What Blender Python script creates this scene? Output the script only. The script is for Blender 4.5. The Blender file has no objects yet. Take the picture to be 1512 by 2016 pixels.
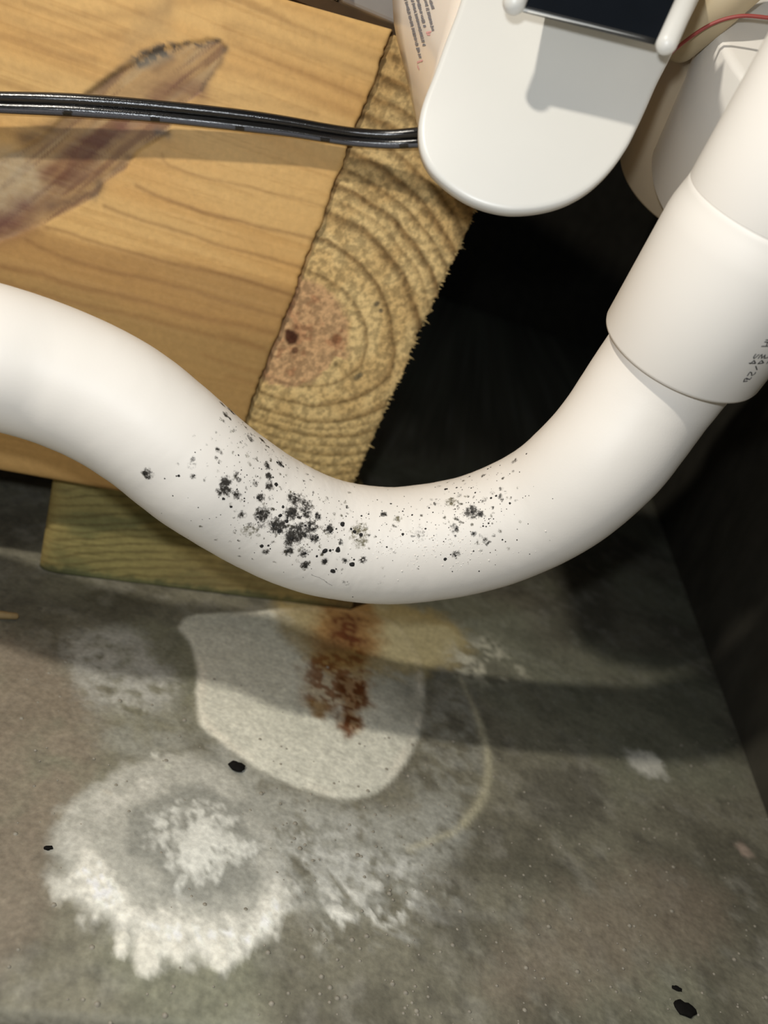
import bpy, math, random
import numpy as np
from mathutils import Vector
from mathutils.bvhtree import BVHTree

random.seed(7)
scene = bpy.context.scene
COL = scene.collection

# ------------------------------------------------------------------ camera
FPX = 1500.0                      # focal length in pixels of the 1512 x 2016 frame
PITCH, ROLL = math.radians(22), math.radians(19)
CAM = np.array([0.0, 0.0, 0.138])
FWD = np.array([0, math.cos(PITCH), -math.sin(PITCH)])
_r0 = np.array([1.0, 0, 0])
_u0 = np.cross(_r0, FWD)
RIGHT = math.cos(ROLL) * _r0 + math.sin(ROLL) * _u0
UP = -math.sin(ROLL) * _r0 + math.cos(ROLL) * _u0
cd = bpy.data.cameras.new('camera')
cam = bpy.data.objects.new('camera', cd)
COL.objects.link(cam)
from mathutils import Matrix
cam.matrix_world = Matrix(((RIGHT[0], UP[0], -FWD[0], CAM[0]), (RIGHT[1], UP[1], -FWD[1], CAM[1]),
                           (RIGHT[2], UP[2], -FWD[2], CAM[2]), (0, 0, 0, 1)))
cd.sensor_fit = 'VERTICAL'
cd.sensor_height = 36
cd.lens = FPX / 2016 * 36
cd.clip_start = 0.005
cd.clip_end = 50
cd.dof.use_dof = True
cd.dof.focus_distance = 0.158
cd.dof.aperture_fstop = 16
scene.camera = cam

# ------------------------------------------------------------------ world, lights, exposure
w = bpy.data.worlds.new('dim_room')
scene.world = w
w.use_nodes = True
w.node_tree.nodes['Background'].inputs[0].default_value = (0.75, 0.87, 1.0, 1)
w.node_tree.nodes['Background'].inputs[1].default_value = 0.03


def lamp(name, pos, power, col, radius):
    l = bpy.data.lights.new(name, 'POINT')
    l.energy = power
    l.color = col
    l.shadow_soft_size = radius
    o = bpy.data.objects.new(name, l)
    o.location = pos
    COL.objects.link(o)
    return o


# a torch held above the lens, and the phone's own flash beside it
lamp('torch', CAM + UP * 0.225 - RIGHT * 0.095 - FWD * 0.12, 3.2, (1.0, 0.935, 0.83), 0.008)
lamp('phone_flash', CAM + UP * 0.013 - RIGHT * 0.004 - FWD * 0.002, 0.56, (0.90, 0.95, 1.0), 0.003)

scene.view_settings.view_transform = 'Standard'
scene.view_settings.look = 'None'
scene.view_settings.gamma = 1
scene.view_settings.use_curve_mapping = False
scene.view_settings.exposure = 0.0


# ------------------------------------------------------------------ helpers: geometry on planes
def V(*a):
    return np.array(a, float)


def nrm(v):
    v = np.asarray(v, float)
    return v / np.linalg.norm(v)


def ray(px):
    return FWD + RIGHT * ((px[0] - 756) / FPX) - UP * ((px[1] - 1008) / FPX)


def at(px, z):                      # the point seen at a pixel, at depth z along the view axis
    return CAM + ray(px) * z


def on_z(px, z):
    d = ray(px)
    return CAM + d * ((z - CAM[2]) / d[2])


def on_plane(px, p, n):
    d = ray(px)
    return CAM + d * (((p - CAM) @ n) / (d @ n))


def project(P):
    v = np.asarray(P) - CAM
    d = v @ FWD
    return np.stack([756 + FPX * (v @ RIGHT) / d, 1008 - FPX * (v @ UP) / d], -1)


# ------------------------------------------------------------------ helpers: numpy noise and masks
_rng = np.random.default_rng(3)
_tab = _rng.random((8, 256, 256)).astype(np.float32)


def vnoise(x, y, seed=0):
    x = np.asarray(x, float)
    y = np.asarray(y, float)
    xi = np.floor(x).astype(int)
    yi = np.floor(y).astype(int)
    fx = x - xi
    fy = y - yi
    fx = fx * fx * (3 - 2 * fx)
    fy = fy * fy * (3 - 2 * fy)
    t = _tab[seed % 8]
    o = (seed // 8) * 37
    a = t[(xi + o) & 255, yi & 255]
    b = t[(xi + 1 + o) & 255, yi & 255]
    c = t[(xi + o) & 255, (yi + 1) & 255]
    d = t[(xi + 1 + o) & 255, (yi + 1) & 255]
    return (a * (1 - fx) + b * fx) * (1 - fy) + (c * (1 - fx) + d * fx) * fy


def fbm(x, y, octv=4, seed=0, gain=0.5):
    s = 0
    amp = 1
    tot = 0
    for k in range(octv):
        s = s + amp * vnoise(x * 2 ** k + 11.3 * k, y * 2 ** k + 5.7 * k, seed + k)
        tot += amp
        amp *= gain
    return s / tot


def sstep(a, b, x):
    t = np.clip((x - a) / (b - a), 0, 1)
    return t * t * (3 - 2 * t)


def seg_dist(P, pts):               # distance of 2D points to a polyline
    P = np.asarray(P)
    best = np.full(P.shape[:-1], 1e9)
    for a, b in zip(pts[:-1], pts[1:]):
        a = np.asarray(a)
        b = np.asarray(b)
        ab = b - a
        h = np.clip(((P - a) @ ab) / (ab @ ab + 1e-20), 0, 1)
        best = np.minimum(best, np.linalg.norm(P - a - h[..., None] * ab, axis=-1))
    return best


def poly_sd(P, poly):               # signed distance to a polygon, negative inside
    poly = [np.asarray(p) for p in poly]
    d = seg_dist(P, poly + [poly[0]])
    ins = np.zeros(P.shape[:-1], bool)
    x, y = P[..., 0], P[..., 1]
    n = len(poly)
    for i in range(n):
        x1, y1 = poly[i]
        x2, y2 = poly[(i + 1) % n]
        if y1 == y2:
            continue
        c = ((y1 > y) != (y2 > y)) & (x < (x2 - x1) * (y - y1) / (y2 - y1) + x1)
        ins ^= c
    return np.where(ins, -d, d)


def mixc(c, col, m):
    return c * (1 - m[..., None]) + np.asarray(col) * m[..., None]


def smooth_poly(pts, n=6):          # closed Catmull-Rom through 2D points
    pts = [np.asarray(p, float) for p in pts]
    out = []
    N = len(pts)
    for i in range(N):
        p0, p1, p2, p3 = pts[i - 1], pts[i], pts[(i + 1) % N], pts[(i + 2) % N]
        for k in range(n):
            t = k / n
            out.append(0.5 * (2 * p1 + (p2 - p0) * t + (2 * p0 - 5 * p1 + 4 * p2 - p3) * t * t + (3 * p1 - p0 - 3 * p2 + p3) * t ** 3))
    return out


def spline(pts, n=10):              # open Catmull-Rom through points of any dimension
    pts = [np.asarray(p, float) for p in pts]
    pts = [2 * pts[0] - pts[1]] + pts + [2 * pts[-1] - pts[-2]]
    out = []
    for i in range(1, len(pts) - 2):
        p0, p1, p2, p3 = pts[i - 1:i + 3]
        for k in range(n):
            t = k / n
            out.append(0.5 * (2 * p1 + (p2 - p0) * t + (2 * p0 - 5 * p1 + 4 * p2 - p3) * t * t + (3 * p1 - p0 - 3 * p2 + p3) * t ** 3))
    out.append(pts[-2])
    return np.array(out)


# ------------------------------------------------------------------ helpers: objects
def thing(name, org, label, cat, group=None):
    o = bpy.data.objects.new(name, None)
    o.empty_display_size = 0.01
    COL.objects.link(o)
    o.location = org
    o['label'] = label
    o['category'] = cat
    o['org'] = [float(c) for c in org]
    if group:
        o['group'] = group
    return o


def mesh_obj(name, verts, faces, mat, parent=None, smooth=True, org=None, label=None, cat=None, kind=None, cols=None, attrs=None):
    verts = np.asarray(verts, float).reshape(-1, 3)
    if parent is not None:
        org = np.array(parent['org'])
    elif org is None:
        org = np.zeros(3)
    me = bpy.data.meshes.new(name)
    vv = verts - org
    if isinstance(faces, np.ndarray):
        nf, k = faces.shape
        me.vertices.add(len(vv))
        me.vertices.foreach_set('co', vv.ravel().astype(np.float32))
        me.loops.add(nf * k)
        me.loops.foreach_set('vertex_index', faces.ravel().astype(np.int32))
        me.polygons.add(nf)
        me.polygons.foreach_set('loop_start', np.arange(0, nf * k, k, dtype=np.int32))
        me.update(calc_edges=True)
    else:
        me.from_pydata([tuple(v) for v in vv], [], [tuple(int(i) for i in f) for f in faces])
        me.update()
    me.validate()
    if smooth is not None:
        me.polygons.foreach_set('use_smooth', [bool(smooth)] * len(me.polygons))
    if cols is not None:
        a = me.attributes.new('Col', 'FLOAT_COLOR', 'POINT')
        c = np.ones((len(vv), 4), np.float32)
        c[:, :3] = np.clip(np.asarray(cols).reshape(-1, 3), 0.0, 1.0)
        a.data.foreach_set('color', c.ravel())
    for k, arr in (attrs or {}).items():
        a = me.attributes.new(k, 'FLOAT', 'POINT')
        a.data.foreach_set('value', np.asarray(arr, np.float32).ravel())
    if mat is not None:
        me.materials.append(mat)
    o = bpy.data.objects.new(name, me)
    COL.objects.link(o)
    if parent is not None:
        o.parent = parent
        o['org'] = [float(c) for c in org]
    else:
        o.location = org
        o['org'] = [float(c) for c in org]
    if label:
        o['label'] = label
    if cat:
        o['category'] = cat
    if kind:
        o['kind'] = kind
    return o


def grid_faces(ni, nj, wrap=False):
    i = np.arange(ni - 1)[:, None]
    j = np.arange(nj if wrap else nj - 1)[None, :]
    a = i * nj + j
    b = i * nj + (j + 1) % nj
    return np.stack([a, b, b + nj, a + nj], -1).reshape(-1, 4)


def slab_from_grid(P, back):        # front grid (ni,nj,3) + its outline pushed back by a vector: a closed solid
    ni, nj = P.shape[:2]
    idx = np.arange(ni * nj).reshape(ni, nj)
    loop = list(idx[0, :]) + list(idx[1:, -1]) + list(idx[-1, -2::-1]) + list(idx[-2:0:-1, 0])
    verts = P.reshape(-1, 3)
    base = len(verts)
    bv = verts[loop] + back
    verts = np.vstack([verts, bv])
    f = [tuple(q) for q in grid_faces(ni, nj)]
    n = len(loop)
    for k in range(n):
        f.append((loop[(k + 1) % n], loop[k], base + k, base + (k + 1) % n))
    f.append(tuple(range(base, base + n)))
    return verts, f, loop


def frames(path):
    path = np.asarray(path)
    T = np.gradient(path, axis=0)
    T /= np.linalg.norm(T, axis=1)[:, None]
    N = np.zeros_like(T)
    n = np.cross(T[0], [0.3, 0.2, 0.9])
    n /= np.linalg.norm(n)
    for i in range(len(path)):
        n = n - T[i] * (n @ T[i])
        n /= np.linalg.norm(n)
        N[i] = n
    return T, N, np.cross(T, N)


def tube(path, rad, nseg=24, caps=True):
    path = np.asarray(path)
    T, N, B = frames(path)
    r = np.broadcast_to(np.asarray(rad, float), (len(path),))
    a = np.linspace(0, 2 * np.pi, nseg, endpoint=False)
    P = path[:, None] + r[:, None, None] * (np.cos(a)[None, :, None] * N[:, None] + np.sin(a)[None, :, None] * B[:, None])
    f = [tuple(q) for q in grid_faces(len(path), nseg, True)]
    if caps:
        f.append(tuple(range(nseg))[::-1])
        f.append(tuple((len(path) - 1) * nseg + k for k in range(nseg)))
    return P.reshape(-1, 3), f


def lathe(o, ax, prof, nseg=96):    # profile of (along, radius) turned about an axis
    ax = nrm(ax)
    n = nrm(np.cross(ax, [0.3, 0.9, 0.1]))
    b = np.cross(ax, n)
    a = np.linspace(0, 2 * np.pi, nseg, endpoint=False)
    ring = np.cos(a)[:, None] * n + np.sin(a)[:, None] * b
    P = np.array([o + ax * h + ring * r for h, r in prof])
    return P.reshape(-1, 3), [tuple(q) for q in grid_faces(len(prof), nseg, True)]


def box(c0, ux, uy, uz):            # corner and three edge vectors
    p = [c0 + ux * a + uy * b + uz * c for c in (0, 1) for b in (0, 1) for a in (0, 1)]
    return p, [(0, 2, 3, 1), (4, 5, 7, 6), (0, 1, 5, 4), (2, 6, 7, 3), (0, 4, 6, 2), (1, 3, 7, 5)]


def bevel(o, width, seg=3):
    m = o.modifiers.new('bevel', 'BEVEL')
    m.width = width
    m.segments = seg
    m.limit_method = 'ANGLE'
    return o


# ------------------------------------------------------------------ helpers: materials
def material(name, color=(0.8, 0.8, 0.8), rough=0.5, attr=False, var=0.0, var_scale=400, bump=0.0, bump_scale=800,
             spec=0.5, sss=0.0, detail=5):
    m = bpy.data.materials.new(name)
    m.use_nodes = True
    nt = m.node_tree
    b = nt.nodes['Principled BSDF']
    L = nt.links.new
    b.inputs['Roughness'].default_value = rough
    b.inputs['Specular IOR Level'].default_value = spec
    tc = nt.nodes.new('ShaderNodeTexCoord')
    if attr:
        src = nt.nodes.new('ShaderNodeAttribute')
        src.attribute_name = 'Col'
        out = src.outputs['Color']
    else:
        src = nt.nodes.new('ShaderNodeRGB')
        src.outputs[0].default_value = (*color, 1)
        out = src.outputs[0]
    if var > 0:
        nz = nt.nodes.new('ShaderNodeTexNoise')
        nz.inputs['Scale'].default_value = var_scale
        nz.inputs['Detail'].default_value = detail
        L(tc.outputs['Object'], nz.inputs['Vector'])
        mr = nt.nodes.new('ShaderNodeMapRange')
        mr.inputs['From Min'].default_value = 0.25
        mr.inputs['From Max'].default_value = 0.75
        mr.inputs['To Min'].default_value = 1 - var
        mr.inputs['To Max'].default_value = 1 + var
        L(nz.outputs['Fac'], mr.inputs['Value'])
        mx = nt.nodes.new('ShaderNodeVectorMath')
        mx.operation = 'SCALE'
        L(out, mx.inputs[0])
        L(mr.outputs[0], mx.inputs['Scale'])
        out = mx.outputs[0]
    L(out, b.inputs['Base Color'])
    if bump > 0:
        n2 = nt.nodes.new('ShaderNodeTexNoise')
        n2.inputs['Scale'].default_value = bump_scale
        n2.inputs['Detail'].default_value = 4
        L(tc.outputs['Object'], n2.inputs['Vector'])
        bp = nt.nodes.new('ShaderNodeBump')
        bp.inputs['Strength'].default_value = bump
        bp.inputs['Distance'].default_value = 0.0004
        L(n2.outputs['Fac'], bp.inputs['Height'])
        L(bp.outputs[0], b.inputs['Normal'])
    if sss > 0:
        b.inputs['Subsurface Weight'].default_value = sss
        b.inputs['Subsurface Radius'].default_value = (0.004, 0.003, 0.002)
        b.inputs['Subsurface Scale'].default_value = 0.5
    return m


def pvc_mold_material():
    m = material('white_pvc_with_mold', (0.80, 0.755, 0.69), 0.50, var=0.015, var_scale=60, bump=0.06, bump_scale=2500, spec=0.35)
    nt = m.node_tree
    L = nt.links.new
    b = nt.nodes['Principled BSDF']
    base = b.inputs['Base Color'].links[0].from_socket
    tc = [n for n in nt.nodes if n.type == 'TEX_COORD'][0]
    dn = nt.nodes.new('ShaderNodeAttribute')
    dn.attribute_name = 'mold'
    ye = nt.nodes.new('ShaderNodeAttribute')
    ye.attribute_name = 'yellow'
    nz = nt.nodes.new('ShaderNodeTexNoise')
    nz.inputs['Scale'].default_value = 1500
    nz.inputs['Detail'].default_value = 3
    nz.inputs['Roughness'].default_value = 0.7
    L(tc.outputs['Object'], nz.inputs['Vector'])
    mr = nt.nodes.new('ShaderNodeMapRange')
    mr.inputs['From Min'].default_value = 0.28
    mr.inputs['From Max'].default_value = 0.72
    L(nz.outputs['Fac'], mr.inputs['Value'])
    sub = nt.nodes.new('ShaderNodeMath')
    sub.operation = 'SUBTRACT'
    L(dn.outputs['Fac'], sub.inputs[0])
    L(mr.outputs[0], sub.inputs[1])
    sm = nt.nodes.new('ShaderNodeMapRange')
    sm.interpolation_type = 'SMOOTHSTEP'
    sm.inputs['From Min'].default_value = -0.36
    sm.inputs['From Max'].default_value = 0.42
    L(sub.outputs[0], sm.inputs['Value'])
    mul = nt.nodes.new('ShaderNodeMath')
    mul.operation = 'MULTIPLY'
    gate = nt.nodes.new('ShaderNodeMapRange')
    gate.inputs['From Min'].default_value = 0.0
    gate.inputs['From Max'].default_value = 0.25
    L(dn.outputs['Fac'], gate.inputs['Value'])
    L(sm.outputs[0], mul.inputs[0])
    L(gate.outputs[0], mul.inputs[1])
    mc = nt.nodes.new('ShaderNodeMix')
    mc.data_type = 'RGBA'
    mc.inputs['A'].default_value = (0.030, 0.026, 0.021, 1)
    mc.inputs['B'].default_value = (0.20, 0.175, 0.10, 1)
    L(ye.outputs['Fac'], mc.inputs['Factor'])
    mx = nt.nodes.new('ShaderNodeMix')
    mx.data_type = 'RGBA'
    L(mul.outputs[0], mx.inputs['Factor'])
    L(base, mx.inputs['A'])
    L(mc.outputs['Result'], mx.inputs['B'])
    L(mx.outputs['Result'], b.inputs['Base Color'])
    return m


M_pipe = pvc_mold_material()
M_pvc = material('white_pvc', (0.80, 0.755, 0.69), 0.50, var=0.015, var_scale=60, bump=0.02, bump_scale=1200, spec=0.35)
M_pvc_old = material('aged_white_pvc', (0.80, 0.77, 0.71), 0.28, var=0.03, var_scale=80, bump=0.1, bump_scale=350, spec=0.5)
M_shade_collar = material('shade_brown_pvc', (0.46, 0.38, 0.27), 0.4, var=0.05, var_scale=80)  # brown is the housing plate's warm shadow, put into the colour
M_plate = material('white_plastic', (0.645, 0.63, 0.585), 0.38, var=0.012, var_scale=90, bump=0.02, bump_scale=1500)
M_body = material('translucent_plastic', (0.80, 0.70, 0.59), 0.22, var=0.02, var_scale=60, sss=0.25)
M_black = material('black_panel', (0.004, 0.0055, 0.008), 0.25, var=0.1, var_scale=200)
M_cable = material('black_rubber', attr=True, rough=0.2, var=0.15, var_scale=3000, bump=0.14, bump_scale=4500, spec=1.0)
M_wood = material('pine_face', attr=True, rough=0.55, var=0.05, var_scale=900, bump=0.15, bump_scale=900, spec=0.3)
M_end = material('pine_end_grain', attr=True, rough=0.8, var=0.14, var_scale=1500, bump=0.25, bump_scale=1800, spec=0.2)
M_fibre = material('pine_fibres', (0.50, 0.36, 0.15), 0.8, var=0.2, var_scale=900)
M_block = material('treated_lumber', attr=True, rough=0.7, var=0.08, var_scale=900, bump=0.2, bump_scale=900, spec=0.25)
M_floor = material('stained_concrete', attr=True, rough=0.62, var=0.20, var_scale=800, bump=0.35, bump_scale=700, spec=0.3, detail=8)
M_wall = material('dark_concrete', (0.085, 0.078, 0.06), 0.85, var=0.25, var_scale=60, bump=0.3, bump_scale=200, spec=0.2)
M_stone = material('pale_grit', (0.32, 0.29, 0.23), 0.6, var=0.2, var_scale=900)
M_dark = material('dark_stone', (0.010, 0.009, 0.008), 0.9, var=0.2, var_scale=900, spec=0.1)
M_mold = material('black_mold', (0.012, 0.011, 0.010), 0.55, var=0.5, var_scale=3000, bump=0.8, bump_scale=4000, spec=0.4)
M_ink = material('black_ink', (0.03, 0.028, 0.026), 0.6, var=0.3, var_scale=3000)
M_ink_grey = material('grey_print', (0.20, 0.20, 0.22), 0.6, var=0.3, var_scale=3000)
M_ink_red = material('pink_print', (0.75, 0.38, 0.36), 0.6, var=0.2, var_scale=3000)
M_sheet = material('grey_sheet_metal', (0.26, 0.24, 0.22), 0.45, var=0.06, var_scale=200)
M_sheet_pale = material('pale_sheet_metal', (0.42, 0.39, 0.36), 0.45, var=0.06, var_scale=200)
M_tape = material('white_tape', (0.80, 0.72, 0.64), 0.6, var=0.05, var_scale=600)
M_gap_shade = material('dark_gap_shade', (0.10, 0.06, 0.025), 0.8, var=0.2, var_scale=300)  # dark brown painted in for the shade between cabinet and beam
M_tan = material('tan_pipe_wrap', (0.50, 0.41, 0.26), 0.6, var=0.05, var_scale=200)
M_red = material('red_insulation', (0.30, 0.05, 0.04), 0.5, var=0.05, var_scale=900)
M_sliver = material('wood_sliver', (0.42, 0.29, 0.13), 0.7, var=0.1, var_scale=900)

# ------------------------------------------------------------------ the beam frame's planes
H0 = 0.038                                         # underside of the beams: one board above the floor
_b0, _b1 = on_z((0, 927), H0), on_z((241, 970), H0)
FU = nrm(_b1 - _b0)                                # along the front beam, to the right
FN = np.array([-FU[1], FU[0], 0.0])                # away from the camera
FP = _b0


def face_st(px, off=0.0):                          # pixel -> (along, height) on the beam face, moved back by off
    p = on_plane(px, FP + FN * off, FN)
    return np.array([(p - FP) @ FU, p[2]])


def face_pt(s, t, off=0.0):
    s = np.asarray(s)[..., None]
    t = np.asarray(t)[..., None]
    return FP + FU * s + np.array([0, 0, 1.0]) * (t - H0) + FN * np.asarray(off)[..., None]


A_top, A_low = face_st((775, 58)), face_st((490, 810))
B_OFF = 0.0016
B_hi, B_lo = face_st((940, 410), B_OFF), face_st((700, 940), B_OFF)
T_left = face_st((569, 0))
TOPZ = A_top[1]


def edge_s(t, a, b):
    return a[0] + (b[0] - a[0]) * (t - a[1]) / (b[1] - a[1])


# ------------------------------------------------------------------ floor
def fl(px):
    return on_z(px, 0.0)[:2]


def build_floor():
    fine = 0.0009
    xs = np.concatenate([[-2.5, -1.2, -0.7, -0.45, -0.33], np.arange(-0.25, 0.27, fine), [0.31, 0.4, 0.6, 1.0, 2.5]])
    ys = np.concatenate([[-1.0, -0.4, -0.1, 0.0], np.arange(0.055, 0.42, fine), [0.425, 0.435, 0.455, 0.49, 0.55, 0.65, 0.85, 1.2, 1.9]])
    X, Y = np.meshgrid(xs, ys, indexing='ij')
    P = np.stack([X, Y], -1)
    mm = P * 1000
    mx, my = mm[..., 0], mm[..., 1]
    n1 = fbm(mx / 22, my / 22, 5, 0)
    n2 = fbm(mx / 6, my / 6, 4, 9)
    n3 = fbm(mx / 2.2, my / 2.2, 3, 17)
    n4 = fbm(mx / 45, my / 45, 3, 25)
    wx = (fbm(mx / 7, my / 7, 3, 30) - 0.5)
    wy = (fbm(mx / 7, my / 7, 3, 38) - 0.5)

    def pm(pts, soft, warp=0.0, smooth=True):      # polygon mask, softness and ragged edge in mm
        q = [fl(p) * 1000 for p in pts]
        if smooth:
            q = smooth_poly(q, 5)
        d = poly_sd(mm, q)
        return 1 - sstep(-soft, soft, d + warp * (n2 - 0.5) * 2 + warp * 0.6 * (n3 - 0.5) * 2), d

    c = mixc(np.broadcast_to(np.array([0.165, 0.155, 0.115]), P.shape[:2] + (3,)).copy(), (0.105, 0.098, 0.072), sstep(0.35, 0.65, n1))
    c = mixc(c, (0.21, 0.20, 0.165), sstep(0.52, 0.75, n2) * 0.55)
    c = mixc(c, (0.075, 0.07, 0.055), sstep(0.55, 0.8, fbm(mx / 3.1, my / 3.1, 3, 44)) * 0.5)
    c = mixc(c, (0.19, 0.20, 0.14), sstep(0.5, 0.75, n4) * 0.4)
    # brownish areas
    m, _ = pm([(-60, 1270), (120, 1300), (210, 1420), (190, 1520), (110, 1640), (100, 1740), (60, 1850), (-80, 1880)], 5, 4)
    c = mixc(c, (0.20, 0.165, 0.125), m * 0.7 * sstep(0.2, 0.5, n1 * 0.5 + n2 * 0.5))
    m, _ = pm([(1120, 1770), (1280, 1700), (1420, 1760), (1400, 1860), (1280, 1900), (1120, 1960), (960, 1960), (1000, 1850)], 7, 5)
    c = mixc(c, (0.19, 0.155, 0.115), m * 0.6)
    m, _ = pm([(1040, 1520), (1170, 1510), (1190, 1600), (1150, 1640), (1090, 1630), (1030, 1590)], 3, 3)
    c = mixc(c, (0.085, 0.08, 0.062), m * 0.6)
    # hazy lime patch, upper left
    m, _ = pm([(120, 1275), (165, 1240), (270, 1238), (310, 1290), (350, 1330), (330, 1395), (240, 1400), (160, 1375)], 3.5, 5)
    c = mixc(c, (0.36, 0.36, 0.33), m * 0.85 * sstep(0.25, 0.6, n2 * 0.6 + n3 * 0.4))
    m, _ = pm([(170, 1390), (330, 1390), (420, 1470), (440, 1560), (300, 1560), (220, 1500)], 4, 5)
    c = mixc(c, (0.25, 0.25, 0.215), m * 0.7 * sstep(0.3, 0.7, n2))
    eff = np.zeros(P.shape[:2])
    # wide haze round the two white marks
    m, _ = pm([(430, 1440), (560, 1540), (760, 1590), (860, 1560), (930, 1640), (820, 1760), (700, 1800), (560, 1790), (470, 1700), (400, 1560)], 4, 5)
    c = mixc(c, (0.30, 0.30, 0.265), m * 0.85 * sstep(0.25, 0.6, n2 * 0.5 + n3 * 0.5))
    # smooth pale sheet
    _o, _e = fl((745, 1450)) * 1000, fl((850, 1400)) * 1000
    rightfade = ((mm - _o) @ nrm(_e - _o)) / np.linalg.norm(_e - _o) + (n2 - 0.5) * 0.6
    sheet, d = pm([(350, 1236), (370, 1213), (423, 1206), (500, 1205), (620, 1196), (760, 1215), (825, 1290), (835, 1378), (825, 1445), (790, 1511),
                   (760, 1548), (714, 1567), (661, 1570), (595, 1550), (529, 1524), (476, 1491), (430, 1458), (395, 1425), (386, 1385), (390, 1325),
                   (378, 1273), (360, 1248)], 0.9, 0.8)
    c = mixc(c, (0.55, 0.545, 0.465), sheet * (0.93 - 0.6 * sstep(0.0, 1.0, rightfade)))
    c = mixc(c, (0.50, 0.50, 0.42), sheet * 0.6 * sstep(0.45, 0.65, n1) * (1 - 0.6 * sstep(0.0, 1.0, rightfade)))
    c = mixc(c, (0.62, 0.585, 0.49), np.exp(-((d + 1.3) / 1.3) ** 2) * 0.7 * sstep(0.3, 0.55, n1))
    eff += sheet * 0.35
    # curved ridge line
    for pts, wd, s in (([(905, 1330), (935, 1400), (958, 1470), (962, 1520), (950, 1570), (915, 1622), (860, 1655), (805, 1673)], 0.9, 0.6),
                       ([(935, 1400), (958, 1470), (962, 1520), (948, 1575), (915, 1622)], 1.5, 0.7)):
        q = spline([fl(p) * 1000 for p in pts], 6)
        dd = seg_dist(mm + np.stack([wx, wy], -1) * 1.0, q)
        m = np.exp(-(dd / wd) ** 2) * s
        c = mixc(c, (0.36, 0.335, 0.235), m)
        eff += m * 0.4
    m, _ = pm([(835, 1400), (905, 1350), (950, 1440), (955, 1540), (910, 1600), (840, 1620), (800, 1540)], 3, 4)
    c = mixc(c, (0.27, 0.27, 0.235), m * 0.55 * sstep(0.35, 0.65, n3 * 0.5 + n2 * 0.5))
    # ring of lime crust
    ring_o = [(100, 1690), (118, 1610), (175, 1552), (235, 1518), (300, 1492), (365, 1484), (450, 1525), (492, 1580), (530, 1630), (550, 1700),
              (562, 1780), (560, 1820), (530, 1858), (465, 1884), (432, 1898), (400, 1884), (330, 1882), (300, 1896), (268, 1862), (200, 1828),
              (150, 1780), (118, 1740)]
    m, d = pm(ring_o, 2.2, 3.2)
    c = mixc(c, (0.37, 0.365, 0.32), m * 0.9)
    eff += m * 0.4
    ctr = fl((385, 1660)) * 1000
    e1, e2 = fl((520, 1665)) * 1000 - ctr, fl((380, 1545)) * 1000 - ctr
    dl = mm - ctr + np.stack([wx, wy], -1) * 12
    det = e1[0] * e2[1] - e1[1] * e2[0]
    ea = (dl[..., 0] * e2[1] - dl[..., 1] * e2[0]) / det
    eb = (e1[0] * dl[..., 1] - e1[1] * dl[..., 0]) / det
    rr = np.hypot(ea, eb)
    c = mixc(c, (0.20, 0.20, 0.175), (1 - sstep(0.75, 1.05, rr)) * 0.85)
    n5 = fbm(mx / 1.3, my / 1.3, 2, 70)
    bcen = 1 - sstep(0.30, 0.70, np.hypot((ea - 0.05) / 1.0, (eb + 0.05) / 0.95) + (n2 - 0.5) * 0.7 + (n3 - 0.5) * 0.6 + (n5 - 0.5) * 0.7)
    c = mixc(c, (0.60, 0.60, 0.545), bcen * 0.9)
    eff += bcen * 0.3
    crust = [(140, 1690), (165, 1660), (200, 1690), (260, 1760), (330, 1800), (420, 1820), (500, 1790), (548, 1740), (562, 1800), (540, 1850),
             (465, 1880), (400, 1878), (330, 1872), (265, 1850), (190, 1815), (140, 1760)]
    m, _ = pm(crust, 2.5, 5)
    m = m * (0.35 + 0.65 * sstep(0.34, 0.58, n2 * 0.4 + n3 * 0.3 + n5 * 0.3))
    c = mixc(c, (0.72, 0.70, 0.62), m * 0.95)
    eff += m * 0.8
    m, _ = pm([(110, 1640), (150, 1580), (230, 1540), (300, 1520), (320, 1560), (230, 1600), (180, 1660), (130, 1700)], 2, 5)
    c = mixc(c, (0.46, 0.45, 0.40), m * 0.7 * sstep(0.4, 0.6, n3 * 0.5 + n2 * 0.5))
    # drips below the ring
    for p0, p1, wd in (((432, 1865), (432, 1900), 1.7), ((290, 1862), (290, 1902), 2.2), ((240, 1850), (236, 1876), 1.3), ((355, 1862), (350, 1888), 1.4)):
        dd = seg_dist(mm, [fl(p0) * 1000, fl(p1) * 1000])
        m = 1 - sstep(wd * 0.7, wd * 1.2, dd + (n3 - 0.5) * 1.2)
        c = mixc(c, (0.62, 0.60, 0.52), m * 0.85)
        eff += m
    # radial splashes to the right of the ring
    org = fl((560, 1660)) * 1000
    v = mm - org
    ang = np.arctan2(v[..., 1], v[..., 0])
    rad = np.hypot(v[..., 0], v[..., 1])
    streak = fbm(ang * 9 + wx * 2.5, rad / 10 + wy * 2, 4, 52, 0.65)
    m, _ = pm([(540, 1640), (640, 1600), (760, 1650), (860, 1690), (930, 1760), (880, 1800), (760, 1830), (690, 1850), (600, 1800), (560, 1740)], 6, 6)
    c = mixc(c, (0.42, 0.42, 0.385), m * sstep(0.42, 0.66, streak * 0.7 + n3 * 0.3) * 0.8)
    m2, _ = pm([(560, 1740), (640, 1760), (740, 1760), (840, 1700), (860, 1740), (800, 1800), (700, 1840), (600, 1830)], 4, 6)
    c = mixc(c, (0.58, 0.57, 0.51), m2 * sstep(0.50, 0.64, streak * 0.55 + n3 * 0.45) * 0.9)
    eff += m2 * sstep(0.52, 0.66, streak) * 0.6
    spots = sstep(0.47, 0.58, fbm(mx / 1.9, my / 1.9, 3, 61))
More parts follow.
